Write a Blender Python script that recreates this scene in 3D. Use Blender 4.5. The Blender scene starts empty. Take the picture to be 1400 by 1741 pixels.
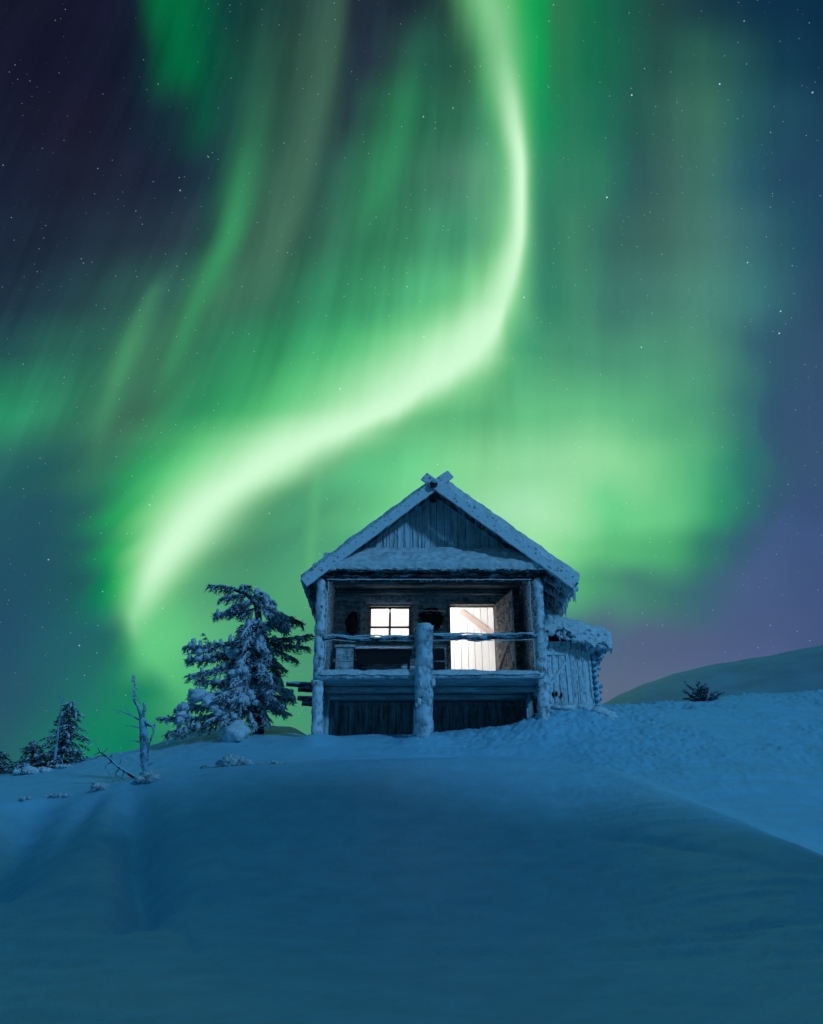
import bpy, math, random
import numpy as np
from mathutils import Vector, Matrix
from mathutils.bvhtree import BVHTree
from mathutils import noise as mnoise

SC = bpy.context.scene
COL = SC.collection
PITCH = math.radians(25.1)
CP, SP = math.cos(PITCH), math.sin(PITCH)

# ------------------------------------------------------------------ camera
cd = bpy.data.cameras.new("camera")
cam = bpy.data.objects.new("camera", cd)
COL.objects.link(cam)
cam.location = (0, 0, 0)
cam.rotation_euler = (math.radians(90) + PITCH, 0, 0)
cd.sensor_fit = 'HORIZONTAL'
cd.sensor_width = 36
cd.lens = 36.0
cd.clip_start = 0.05
cd.clip_end = 5000
SC.camera = cam

SC.view_settings.view_transform = 'Standard'
SC.view_settings.look = 'None'
SC.view_settings.exposure = 0
SC.view_settings.gamma = 1
SC.cycles.use_denoising = True
SC.cycles.max_bounces = 8
SC.cycles.sample_clamp_indirect = 4

def lin(c):
    return tuple(((v / 255) / 12.92 if v / 255 <= 0.04045 else ((v / 255 + 0.055) / 1.055) ** 2.4) for v in c)

# ------------------------------------------------------------------ sky: a world of night air, aurora and stars, by direction only
class NT:
    def __init__(s, tree): s.t = tree; s.t.nodes.clear()
    def n(s, typ, **k):
        nd = s.t.nodes.new(typ)
        for a, b in k.items(): setattr(nd, a, b)
        return nd
    def link(s, a, b): s.t.links.new(a, b)
    def put(s, sock, v):
        if isinstance(v, bpy.types.NodeSocket): s.link(v, sock)
        else: sock.default_value = v
    def m(s, op, a, b=0.0, c=0.0, clamp=False):
        nd = s.n('ShaderNodeMath', operation=op); nd.use_clamp = clamp
        s.put(nd.inputs[0], a); s.put(nd.inputs[1], b); s.put(nd.inputs[2], c)
        return nd.outputs[0]
    def vm(s, op, a, b=(0, 0, 0)):
        nd = s.n('ShaderNodeVectorMath', operation=op)
        s.put(nd.inputs[0], a); s.put(nd.inputs[1], b)
        return nd.outputs['Value'] if op in ('DOT_PRODUCT', 'LENGTH') else nd.outputs['Vector']
    def mr(s, v, a, b, c=0.0, d=1.0, mode='SMOOTHSTEP'):
        nd = s.n('ShaderNodeMapRange', interpolation_type=mode)
        for i, q in enumerate((v, a, b, c, d)): s.put(nd.inputs[i], q)
        return nd.outputs[0]
    def mix(s, f, a, b, mode='MIX'):
        nd = s.n('ShaderNodeMix', data_type='RGBA', blend_type=mode)
        s.put(nd.inputs[0], f); s.put(nd.inputs[6], a); s.put(nd.inputs[7], b)
        return nd.outputs[2]
    def ramp(s, f, stops, mode='LINEAR'):
        nd = s.n('ShaderNodeValToRGB'); cr = nd.color_ramp; cr.interpolation = mode
        while len(cr.elements) < len(stops): cr.elements.new(0.5)
        for e, (p, c) in zip(cr.elements, stops): e.position = p
        for e, (p, c) in zip(cr.elements, stops): e.color = (*c, 1) if len(c) == 3 else c
        s.put(nd.inputs[0], f)
        return nd.outputs[0]
    def curve(s, f, pts):
        """a smooth 0..1 -> value curve through pts"""
        nd = s.n('ShaderNodeFloatCurve'); cm = nd.mapping; cm.use_clip = False; c = cm.curves[0]
        c.points[0].location = pts[0]; c.points[1].location = pts[-1]
        for p in pts[1:-1]: c.points.new(*p)
        for p in c.points: p.handle_type = 'AUTO_CLAMPED'
        cm.update(); s.put(nd.inputs[1], f)
        return nd.outputs[0]
    def noise(s, vec, scale, detail=2, rough=.5, dim='3D'):
        nd = s.n('ShaderNodeTexNoise', noise_dimensions=dim)
        if vec is not None: s.put(nd.inputs['Vector'], vec)
        nd.inputs['Scale'].default_value = scale; nd.inputs['Detail'].default_value = detail
        nd.inputs['Roughness'].default_value = rough
        return nd.outputs[0]

SKY_ROWS = {
 0: [(0,(22,24,42)),(150,(22,24,46)),(196,(21,26,47)),(228,(20,34,50)),(262,(5,100,60)),(300,(2,108,62)),(345,(5,92,62)),(395,(15,62,60)),(460,(28,65,60)),(560,(45,75,72)),(600,(32,44,58)),(690,(28,42,55)),(760,(34,62,62)),(800,(80,140,100)),(870,(70,170,100)),(890,(10,165,85)),(922,(10,150,80)),(948,(45,120,80)),(1000,(20,110,75)),(1060,(25,92,75)),(1120,(35,72,70)),(1200,(25,60,72)),(1300,(14,50,72)),(1400,(12,46,72))],
 100: [(0,(22,25,46)),(160,(21,25,46)),(212,(20,28,47)),(245,(18,42,52)),(282,(4,92,60)),(320,(2,104,62)),(360,(8,82,62)),(420,(28,70,62)),(500,(45,80,70)),(550,(46,80,72)),(590,(36,58,66)),(620,(34,46,62)),(680,(38,70,68)),(730,(35,88,75)),(800,(46,95,78)),(885,(30,165,92)),(920,(8,156,84)),(944,(40,125,82)),(1000,(22,110,78)),(1060,(28,98,78)),(1120,(38,82,76)),(1200,(45,98,85)),(1260,(35,80,85)),(1320,(20,60,78)),(1400,(15,51,76))],
 200: [(0,(25,30,50)),(150,(27,26,46)),(250,(22,36,55)),(300,(22,52,60)),(345,(12,82,65)),(380,(25,70,66)),(450,(42,86,74)),(520,(50,88,78)),(560,(46,78,74)),(590,(38,60,66)),(630,(38,82,70)),(700,(38,112,80)),(760,(45,108,85)),(830,(60,132,98)),(900,(32,152,94)),(930,(24,142,90)),(965,(38,122,88)),(1020,(32,112,88)),(1080,(38,92,84)),(1150,(56,102,90)),(1210,(60,114,96)),(1260,(40,94,96)),(1320,(32,75,92)),(1400,(28,66,90))],
 300: [(0,(25,34,56)),(150,(28,34,52)),(300,(28,42,62)),(360,(28,58,65)),(400,(36,86,74)),(440,(48,92,78)),(500,(54,95,82)),(540,(48,90,80)),(580,(45,98,80)),(640,(48,120,88)),(700,(55,124,94)),(770,(70,130,105)),(840,(88,160,122)),(910,(55,140,105)),(960,(50,128,100)),(1020,(48,122,98)),(1070,(45,96,94)),(1130,(58,100,95)),(1200,(62,112,102)),(1260,(45,95,105)),(1320,(36,76,98)),(1400,(32,70,95))],
 400: [(0,(28,40,60)),(150,(32,46,62)),(300,(38,56,68)),(350,(38,72,72)),(390,(46,96,80)),(430,(54,94,80)),(480,(58,104,86)),(520,(50,96,82)),(570,(52,112,88)),(640,(52,126,92)),(720,(64,145,106)),(800,(74,155,116)),(865,(110,182,135)),(920,(60,132,105)),(980,(62,132,105)),(1040,(55,106,98)),(1120,(62,106,98)),(1200,(70,120,110)),(1280,(55,105,112)),(1340,(40,86,102)),(1400,(34,72,98))],
 500: [(0,(32,52,70)),(100,(34,62,72)),(180,(40,75,76)),(260,(45,88,82)),(310,(48,98,84)),(370,(56,112,86)),(420,(54,106,84)),(500,(52,128,94)),(600,(58,150,104)),(700,(82,180,124)),(780,(100,190,132)),(850,(130,208,148)),(910,(65,142,110)),(980,(66,138,112)),(1050,(62,120,108)),(1130,(70,126,112)),(1210,(75,135,120)),(1290,(60,118,120)),(1350,(48,92,110)),(1400,(43,76,102))],
 600: [(0,(35,80,82)),(80,(40,94,85)),(150,(42,98,85)),(215,(52,112,88)),(260,(56,112,86)),(300,(54,116,88)),(350,(46,118,86)),(420,(48,138,94)),(500,(56,158,105)),(600,(84,192,126)),(700,(130,215,150)),(800,(150,220,160)),(862,(82,165,120)),(950,(72,150,115)),(1030,(74,150,118)),(1120,(76,150,120)),(1200,(74,138,118)),(1260,(58,112,114)),(1300,(50,92,110)),(1400,(50,82,110))],
 700: [(0,(40,142,100)),(60,(48,142,104)),(120,(48,122,95)),(180,(56,118,92)),(230,(58,106,86)),(280,(56,132,94)),(340,(42,140,94)),(420,(62,176,110)),(500,(98,200,130)),(600,(140,220,155)),(690,(105,180,128)),(800,(92,182,124)),(900,(98,188,130)),(1000,(98,188,132)),(1090,(92,180,128)),(1160,(80,162,122)),(1215,(64,134,116)),(1290,(52,104,114)),(1320,(50,88,114)),(1400,(54,82,115))],
 800: [(0,(40,100,98)),(60,(35,92,95)),(120,(42,100,92)),(180,(46,118,92)),(220,(25,140,88)),(260,(25,162,95)),(310,(80,205,120)),(380,(140,225,150)),(450,(140,210,145)),(520,(84,140,110)),(580,(85,175,125)),(680,(105,203,140)),(800,(132,214,150)),(900,(142,216,160)),(1000,(145,218,160)),(1080,(132,212,150)),(1135,(98,190,132)),(1185,(70,164,120)),(1235,(48,130,112)),(1300,(50,100,114)),(1330,(53,86,115)),(1400,(56,84,118))],
 870: [(0,(35,88,100)),(80,(34,86,98)),(150,(35,105,92)),(190,(20,148,88)),(222,(25,165,92)),(270,(105,205,122)),(330,(145,205,150)),(390,(100,150,118)),(440,(68,128,102)),(500,(72,152,115)),(560,(82,165,118)),(650,(108,200,140)),(800,(140,215,160)),(900,(165,228,180)),(970,(152,224,165)),(1040,(112,210,142)),(1100,(108,204,138)),(1145,(98,194,132)),(1195,(62,160,114)),(1240,(46,126,110)),(1290,(50,98,114)),(1340,(56,84,120)),(1400,(56,82,120))],
 930: [(0,(34,84,100)),(80,(33,85,98)),(150,(33,104,92)),(190,(16,148,86)),(218,(40,170,95)),(250,(120,210,130)),(300,(115,180,130)),(360,(78,135,108)),(430,(68,135,105)),(500,(74,155,116)),(700,(100,185,128)),(900,(150,222,160)),(975,(122,208,142)),(1030,(98,192,128)),(1090,(84,180,120)),(1140,(74,168,114)),(1185,(54,134,108)),(1235,(52,106,114)),(1270,(56,94,120)),(1320,(62,90,130)),(1400,(62,86,130))],
 990: [(0,(32,80,100)),(80,(32,85,98)),(150,(30,100,92)),(190,(15,145,85)),(215,(60,180,100)),(240,(120,205,130)),(280,(110,180,122)),(330,(85,160,118)),(420,(72,150,112)),(500,(78,162,118)),(700,(90,170,120)),(950,(90,185,125)),(1000,(78,162,118)),(1060,(68,136,116)),(1120,(62,120,114)),(1200,(60,104,120)),(1280,(70,94,132)),(1350,(66,90,130)),(1400,(62,84,126))],
 1090: [(0,(34,78,105)),(80,(34,92,105)),(150,(34,100,105)),(195,(35,112,98)),(230,(50,145,102)),(265,(92,192,128)),(320,(92,184,126)),(400,(80,166,120)),(520,(72,150,112)),(700,(70,140,110)),(900,(65,112,120)),(1040,(80,102,130)),(1150,(80,96,130)),(1250,(76,94,132)),(1400,(66,86,128))],
 1180: [(0,(38,84,105)),(80,(34,98,105)),(150,(32,112,105)),(200,(28,126,98)),(255,(32,136,98)),(310,(62,160,110)),(360,(72,155,115)),(520,(72,150,115)),(700,(70,125,115)),(1000,(92,110,130)),(1060,(90,106,132)),(1200,(86,102,138)),(1400,(78,96,140))],
 1270: [(0,(38,95,105)),(100,(24,120,102)),(180,(18,128,96)),(235,(20,126,96)),(300,(50,140,105)),(520,(72,150,115)),(1000,(92,110,130)),(1400,(80,98,140))],
}
world = bpy.data.worlds.new("World"); SC.world = world; world.use_nodes = True
W = NT(world.node_tree)
dirv = W.n('ShaderNodeTexCoord').outputs['Generated']
fwd = W.vm('DOT_PRODUCT', dirv, (0, CP, SP))
fw = W.m('MAXIMUM', fwd, 0.12)
Xc = W.m('MULTIPLY_ADD', W.m('DIVIDE', W.vm('DOT_PRODUCT', dirv, (1, 0, 0)), fw), 1400, 700)
Yc = W.m('MULTIPLY_ADD', W.m('DIVIDE', W.vm('DOT_PRODUCT', dirv, (0, -SP, CP)), fw), -1400, 870.5)
# a slow wander bends every straight contour of the air glow
cv = W.n('ShaderNodeCombineXYZ'); W.link(Xc, cv.inputs[0]); W.link(Yc, cv.inputs[1])
wn = W.noise(cv.outputs[0], 0.0045, 2)
wn2 = W.noise(W.vm('ADD', cv.outputs[0], (5000, 900, 0)), 0.0045, 2)
loose = W.m('MULTIPLY', W.mr(Xc, 880, 1080), W.mr(Yc, 430, 680))      # the faint lobe low on the right is the most ragged
Xw = W.m('ADD', Xc, W.m('MULTIPLY', W.m('SUBTRACT', wn, .5), W.m('MULTIPLY_ADD', loose, 110, 34)))
Yw = W.m('ADD', Yc, W.m('MULTIPLY', W.m('SUBTRACT', wn2, .5), W.m('MULTIPLY_ADD', loose, 110, 44)))
# the glow follows its rays: how far a feature moves left per row, strongest in the lower left limb
kk = W.m('MULTIPLY', W.mr(Xw, 860, 600), W.m('ADD', W.m('MULTIPLY', W.mr(Yw, 60, 420), .5), W.m('MULTIPLY', W.mr(Yw, 560, 740), W.mr(Yw, 1020, 880, 0, .55))))
acc, prev = None, None
for Y, st in SKY_ROWS.items():
    fx = W.mr(W.m('MULTIPLY_ADD', kk, W.m('SUBTRACT', Yw, Y), Xw), -100, 1500, 0, 1, 'LINEAR')
    r = W.ramp(fx, [((x + 100) / 1600, lin(c)) for x, c in st], 'LINEAR' if Y < 250 else 'CARDINAL')
    acc = r if acc is None else W.mix(W.mr(Yw, prev, Y, mode='LINEAR' if prev in (600,) else 'SMOOTHSTEP'), acc, r)
    prev = Y
# rays: fine vertical structure that leans to the left of the frame
lean = W.m('MULTIPLY', W.m('MULTIPLY', W.m('SUBTRACT', Yc, 200), W.mr(Xc, 150, 850, 0.42, 0.0, 'LINEAR')), 1)
sx = W.n('ShaderNodeCombineXYZ'); W.link(W.m('MULTIPLY', W.m('ADD', Xc, lean), 0.011), sx.inputs[0]); W.link(W.m('MULTIPLY', Yc, 0.0012), sx.inputs[1])
ray = W.noise(sx.outputs[0], 1.25, 3, .6)
rayf = W.m('MULTIPLY', W.mr(ray, 0.25, 0.75, -1, 1, 'LINEAR'), W.m('MULTIPLY', W.mr(Yc, 900, 560, 0.02, 0.30), W.mr(Xc, 820, 960, 1.0, .3)))
sc_ = W.n('ShaderNodeVectorMath', operation='SCALE'); W.link(acc, sc_.inputs[0]); W.link(W.m('ADD', rayf, 1.0), sc_.inputs[3]); acc = sc_.outputs[0]
YN = lambda y: y / 1300
fy = W.m('MULTIPLY', Yc, 1 / 1300, clamp=True)
def ribbon(acc, pts, col_in, power=2.0, col_out=None):
    """pts: (Y, X, left width, right width, strength)"""
    xc = W.curve(fy, [(YN(p[0]), p[1] / 1400) for p in pts])
    wl = W.curve(fy, [(YN(p[0]), p[2] / 400) for p in pts])
    wr = W.curve(fy, [(YN(p[0]), p[3] / 400) for p in pts])
    st = W.curve(fy, [(YN(p[0]), p[4]) for p in pts])
    d = W.m('SUBTRACT', Xc, W.m('MULTIPLY', xc, 1400))
    # the curtain's edge frays along its own rays
    d = W.m('ADD', d, W.m('MULTIPLY', W.m('SUBTRACT', ray, .5), W.m('MULTIPLY', wl, 140)))
    side = W.m('GREATER_THAN', d, 0)
    w = W.m('MULTIPLY', W.m('ADD', W.m('MULTIPLY', wl, W.m('SUBTRACT', 1, side)), W.m('MULTIPLY', wr, side)), 400)
    q = W.m('POWER', W.m('ABSOLUTE', W.m('DIVIDE', d, W.m('MAXIMUM', w, 4))), power)
    a = W.m('MULTIPLY', W.m('POWER', 2.71828, W.m('MULTIPLY', q, -1)), W.m('MAXIMUM', st, 0), clamp=True)
    c = lin(col_in)
    if col_out:
        cc = W.mix(W.m('POWER', a, 1.6), (*lin(col_out), 1), (*c, 1))
    else:
        cc = (*c, 1)
    return W.mix(a, acc, cc)
acc = ribbon(acc, [(0,450,20,20,0),(200,432,26,34,.15),(280,416,26,34,.4),(350,402,24,30,.62),(400,391,24,26,.72),(450,368,26,26,.66),(500,343,24,26,.55),(540,322,18,24,.48),(600,300,18,24,.4),(660,272,20,26,.2),(740,240,20,20,0),(1300,200,20,20,0)], (62,160,104))
acc = ribbon(acc, [(0,330,15,15,0),(440,285,12,16,0),(500,258,14,18,.3),(560,232,20,22,.4),(620,208,20,22,.5),(670,190,18,20,.36),(760,165,20,20,.15),(850,140,20,20,0),(1300,100,20,20,0)], (82,165,112))
acc = ribbon(acc, [(0,575,50,18,.3),(100,562,45,18,.4),(200,540,38,20,.42),(300,517,34,20,.45),(380,492,34,22,.4),(450,470,34,20,.4),(560,430,40,30,0),(1300,400,40,30,0)], (78,122,98))
acc = ribbon(acc, [(0,730,15,15,0),(90,705,25,22,.12),(200,680,30,24,.3),(300,656,30,24,.4),(380,628,34,24,.22),(480,600,30,20,0),(1300,560,40,30,0)], (58,160,104))
acc = ribbon(acc, [(0,560,8,8,0),(740,552,8,6,0),(800,543,12,10,.2),(900,533,12,10,.24),(980,526,8,8,.2),(1080,520,8,8,0),(1300,500,8,8,0)], (110,200,132))
acc = ribbon(acc, [(0,835,50,46,.55),(60,850,48,40,.58),(130,864,44,30,.7),(200,876,36,24,.88),(300,888,32,17,1),(380,888,34,17,1),(440,880,50,21,.97),(500,863,82,27,.95),(545,842,120,34,1),(590,811,180,54,1),(635,756,200,78,1),(690,672,185,78,1),(725,598,215,86,1),(760,510,185,128,1),(800,437,150,128,1),(850,358,108,108,1),(910,302,76,102,1),(970,262,48,72,.97),(1020,241,30,52,.95),(1060,233,24,46,.72),(1110,240,28,50,.25),(1160,262,30,50,0),(1300,280,30,50,0)],
             (208,252,212), 1.9, (100,204,122))
acc = ribbon(acc, [(0,200,10,10,0),(900,190,14,20,0),(1000,225,20,60,.3),(1060,240,20,70,.6),(1110,262,24,70,.65),(1160,300,26,60,.5),(1210,330,30,60,.15),(1300,350,30,60,0)], (96,205,130))
# air outside the aurora's half of the sky
sep = W.n('ShaderNodeSeparateXYZ'); W.link(dirv, sep.inputs[0])
far = W.ramp(W.mr(sep.outputs[2], -0.1, 1.0, 0, 1, 'LINEAR'), [(0, (0.012, 0.03, 0.07)), (0.25, (0.010, 0.056, 0.12)), (1, (0.014, 0.128, 0.26))])
acc = W.mix(W.mr(fwd, 0.50, 0.76), far, acc)
# stars: every size from a hint to a few bright ones
def stars(acc, scale, rad, gain, keep):
    v = W.n('ShaderNodeTexVoronoi', voronoi_dimensions='3D', feature='F1'); v.inputs['Scale'].default_value = scale
    W.link(dirv, v.inputs['Vector'])
    cs = W.n('ShaderNodeSeparateColor'); W.link(v.outputs['Color'], cs.inputs[0])
    body = W.mr(v.outputs['Distance'], rad * scale, rad * scale * .3)
    mask = W.m('MULTIPLY', W.m('POWER', cs.outputs[0], 3), W.m('GREATER_THAN', cs.outputs[1], keep))
    amt = W.m('MULTIPLY', W.m('MULTIPLY', body, mask), gain)
    sc2 = W.n('ShaderNodeVectorMath', operation='SCALE'); sc2.inputs[0].default_value = (.8, .95, 1.0); W.link(amt, sc2.inputs[3])
    return W.vm('ADD', acc, sc2.outputs[0])
acc = stars(acc, 190, 0.0007, .42, .35)
acc = stars(acc, 60, 0.0011, .85, .5)
bg = W.n('ShaderNodeBackground'); W.link(acc, bg.inputs[0]); bg.inputs[1].default_value = 1.0
out = W.n('ShaderNodeOutputWorld'); W.link(bg.outputs[0], out.inputs[0])

# ------------------------------------------------------------------ moon
sl = bpy.data.lights.new("moon", 'SUN')
sl.energy = 1.16; sl.angle = math.radians(4.5); sl.color = (0.16, 0.50, 0.94)
moon = bpy.data.objects.new("moon", sl); COL.objects.link(moon)
def sun_dir(az, el):   # direction the light comes FROM; az measured from +y (view) clockwise to +x
    return Vector((math.sin(az) * math.cos(el), math.cos(az) * math.cos(el), math.sin(el)))
MAZ, MEL = math.radians(140), math.radians(24)
MD = sun_dir(MAZ, MEL)
moon.rotation_euler = (-MD).to_track_quat('-Z', 'Y').to_euler()
moon.location = (30, -20, 40)
#@@BUILD@@
# ------------------------------------------------------------------ helpers
R = random.Random(11)
def zat(Y, D):
    """height seen on photograph row Y at distance D in front of the camera"""
    b = (870.5 - Y) / 1400
    return D * (SP + b * CP) / (CP - b * SP)
def P(X, Y, D):
    b = (870.5 - Y) / 1400
    t = D / (CP - b * SP)
    return Vector(((X - 700) / 1400 * t, D, (SP + b * CP) * t))
def hash3(ix, iy, iz, seed):
    h = (ix * 374761393 + iy * 668265263 + iz * 2147483647 + seed * 1274126177) & 0xffffffff
    h = ((h ^ (h >> 13)) * 1274126177) & 0xffffffff
    return ((h ^ (h >> 16)) & 0xffff) / 65535.0
def vnoise(p, scale, seed=0, octaves=1):
    """value noise -1..1 on an (n,3) array"""
    tot = np.zeros(len(p)); amp = 1.0; norm = 0
    for o in range(octaves):
        q = p * scale * (2.03 ** o) + 17.3 * o
        i = np.floor(q).astype(np.int64); f = q - i; f = f * f * (3 - 2 * f)
        v = 0
        for dx in (0, 1):
            for dy in (0, 1):
                for dz in (0, 1):
                    w = (f[:, 0] if dx else 1 - f[:, 0]) * (f[:, 1] if dy else 1 - f[:, 1]) * (f[:, 2] if dz else 1 - f[:, 2])
                    v = v + w * hash3(i[:, 0] + dx, i[:, 1] + dy, i[:, 2] + dz, seed + o)
        tot += amp * (v * 2 - 1); norm += amp; amp *= .5
    return tot / norm
class MB:
    """collects shapes and links them as one mesh object"""
    def __init__(s): s.v = []; s.f = []; s.mi = []
    def add(s, vs, fs, mi=0):
        o = len(s.v); s.v += [tuple(v) for v in vs]; s.f += [tuple(i + o for i in f) for f in fs]; s.mi += [mi] * len(fs)
    def box(s, a, b, mi=0):
        x0, y0, z0 = a; x1, y1, z1 = b
        s.add([(x0,y0,z0),(x1,y0,z0),(x1,y1,z0),(x0,y1,z0),(x0,y0,z1),(x1,y0,z1),(x1,y1,z1),(x0,y1,z1)],
              [(0,3,2,1),(4,5,6,7),(0,1,5,4),(1,2,6,5),(2,3,7,6),(3,0,4,7)], mi)
    def plank(s, p0, p1, w, th, wdir=(0, 1, 0), n=10, wob=.004, mi=0):
        """sawn board from p0 to p1, w across along wdir, th thick, slightly uneven"""
        p0, p1 = Vector(p0), Vector(p1); d = (p1 - p0).normalized(); wd = Vector(wdir)
        wd = (wd - d * wd.dot(d)).normalized(); td = d.cross(wd).normalized()
        vs = []; fs = []; c = .12 * min(w, th)
        for i in range(n + 1):
            c0 = p0.lerp(p1, i / n)
            ww = w / 2 + R.uniform(-wob, wob); tt = th / 2 + R.uniform(-wob, wob) * .5; o = wd * R.uniform(-wob, wob)
            for a, b in ((-ww+c,-tt),(ww-c,-tt),(ww,-tt+c),(ww,tt-c),(ww-c,tt),(-ww+c,tt),(-ww,tt-c),(-ww,-tt+c)):
                vs.append(c0 + o + wd * a + td * b)
        for i in range(n):
            for k in range(8):
                a = i * 8 + k; b = i * 8 + (k + 1) % 8
                fs.append((a, b, b + 8, a + 8))
        fs.append(tuple(range(7, -1, -1))); fs.append(tuple(n * 8 + k for k in range(8)))
        s.add(vs, fs, mi)
    def tube(s, pts, rad, seg=10, amp=0.0, freq=5, seed=0, mi=0, cap=True):
        """a log, limb or icicle along pts with radius per point"""
        pts = [Vector(p) for p in pts]; n = len(pts)
        if not hasattr(rad, '__len__'): rad = [rad] * n
        ref = Vector((0, 0, 1)); dall = (pts[-1] - pts[0]).normalized()
        if abs(dall.z) > .8: ref = Vector((0, 1, 0))
        vs = []; fs = []
        for i, p in enumerate(pts):
            d = (pts[min(i + 1, n - 1)] - pts[max(i - 1, 0)]).normalized()
            a = d.cross(ref)
            if a.length < .1: a = d.cross(Vector((1, .2, .1)))
            a.normalize(); b = d.cross(a).normalized()
            for k in range(seg):
                t = 2 * math.pi * k / seg
                nr = a * math.cos(t) + b * math.sin(t)
                r = rad[i]
                if amp: r += amp * mnoise.noise((p + nr * rad[i]) * freq + Vector((seed * 7.1, 0, 0))) + amp * .6 * mnoise.noise((p + nr * rad[i]) * freq * 2.7)
                vs.append(p + nr * max(r, .0005))
        for i in range(n - 1):
            for k in range(seg):
                a = i * seg + k; b = i * seg + (k + 1) % seg
                fs.append((a, b, b + seg, a + seg))
        if cap: fs.append(tuple(range(seg - 1, -1, -1))); fs.append(tuple((n - 1) * seg + k for k in range(seg)))
        s.add(vs, fs, mi)
    def log(s, p0, p1, r0, r1=None, amp=.012, freq=6, seg=12, step=.06, seed=0, mi=0, bow=0):
        p0, p1 = Vector(p0), Vector(p1); r1 = r0 if r1 is None else r1
        n = max(2, int((p1 - p0).length / step))
        s.tube([p0.lerp(p1, i / n) + Vector((0, 0, bow * math.sin(math.pi * i / n))) for i in range(n + 1)], [r0 + (r1 - r0) * i / n for i in range(n + 1)], seg, amp, freq, seed, mi)
    def blob(s, c, r, squash=(1, 1, 1), amp=.25, freq=2.0, sub=3, seed=0, mi=0):
        vs, fs = ICO[sub]; c = Vector(c)
        out = []
        for v in vs:
            k = 1 + amp * mnoise.noise(v * freq + Vector((seed * 3.7, seed, 0))) + amp * .5 * mnoise.noise(v * freq * 2.6 + Vector((0, seed * 5.1, 0)))
            out.append(c + Vector((v.x * squash[0], v.y * squash[1], v.z * squash[2])) * r * k)
        s.add(out, fs, mi)
    def cap(s, c00, c10, c11, c01, h, over=.05, edge=.15, nu=40, nv=16, amp=.03, freq=3, seed=0, sag=0.0, mi=0):
        """a snow layer lying on the quad c00-c10-c11-c01, rounded off at its edges"""
        c00, c10, c11, c01 = [Vector(c) for c in (c00, c10, c11, c01)]
        nrm = (c10 - c00).cross(c01 - c00).normalized()
        if nrm.z < 0: nrm = -nrm
        lu = (c10 - c00).length; lv = (c01 - c00).length
        vs = []; idx = {}
        for side in (1, 0):
            for j in range(nv + 1):
                for i in range(nu + 1):
                    u = i / nu; v = j / nv
                    uu = (u - .5) * (1 + 2 * over / lu) + .5; vv = (v - .5) * (1 + 2 * over / lv) + .5
                    p = c00.lerp(c10, uu).lerp(c01.lerp(c11, uu), vv)
                    de = min(u * lu, (1 - u) * lu, v * lv, (1 - v) * lv)
                    k = math.sqrt(max(0, 1 - (1 - min(de / edge, 1)) ** 2))
                    nz = mnoise.noise(p * freq + Vector((seed * 9.1, 0, 0))) + .5 * mnoise.noise(p * freq * 2.9 + Vector((0, seed * 3, 0)))
                    if side: q = p + nrm * (h * k + amp * nz * (.35 + k * .65))
                    else: q = p - nrm * .004 * (0 if de > 0 else 1)
                    if de < 1e-6: q = p + Vector((0, 0, -sag * (1 + 1.5 * nz))) + nrm * amp * nz * .4
                    idx[side, i, j] = len(vs); vs.append(q)
        fs = []
        for j in range(nv):
            for i in range(nu):
                a, b, c, d = idx[1,i,j], idx[1,i+1,j], idx[1,i+1,j+1], idx[1,i,j+1]
                fs.append((a, b, c, d))
                a, b, c, d = idx[0,i,j], idx[0,i+1,j], idx[0,i+1,j+1], idx[0,i,j+1]
                fs.append((d, c, b, a))
        s.add(vs, fs, mi)
    def build(s, name, mats, parent=None, smooth=False, merge=False):
        org = worg(parent)
        v = np.array(s.v, dtype=np.float64) - np.array(org)
        me = bpy.data.meshes.new(name)
        me.from_pydata(v.tolist(), [], s.f)
        if not isinstance(mats, (list, tuple)): mats = [mats]
        for m_ in mats: me.materials.append(m_)
        me.polygons.foreach_set('material_index', s.mi)
        if smooth: me.polygons.foreach_set('use_smooth', [True] * len(s.f))
        me.update()
        o = bpy.data.objects.new(name, me); COL.objects.link(o)
        if parent: o.parent = parent
        return o
def worg(o):
    v = Vector((0, 0, 0))
    while o: v += o.location; o = o.parent
    return v
def ico(sub):
    import bmesh
    bm = bmesh.new(); bmesh.ops.create_icosphere(bm, subdivisions=sub, radius=1)
    vs = [v.co.copy() for v in bm.verts]; fs = [tuple(v.index for v in f.verts) for f in bm.faces]; bm.free()
    return vs, fs
ICO = {k: ico(k) for k in (1, 2, 3, 4)}
def tag(o, label=None, cat=None, group=None, kind=None):
    if label: o['label'] = label
    if cat: o['category'] = cat
    if group: o['group'] = group
    if kind: o['kind'] = kind
    return o
def empty(name, loc, label, cat, group=None):
    o = bpy.data.objects.new(name, None); COL.objects.link(o); o.location = loc
    o.empty_display_size = .2
    return tag(o, label, cat, group)

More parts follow.
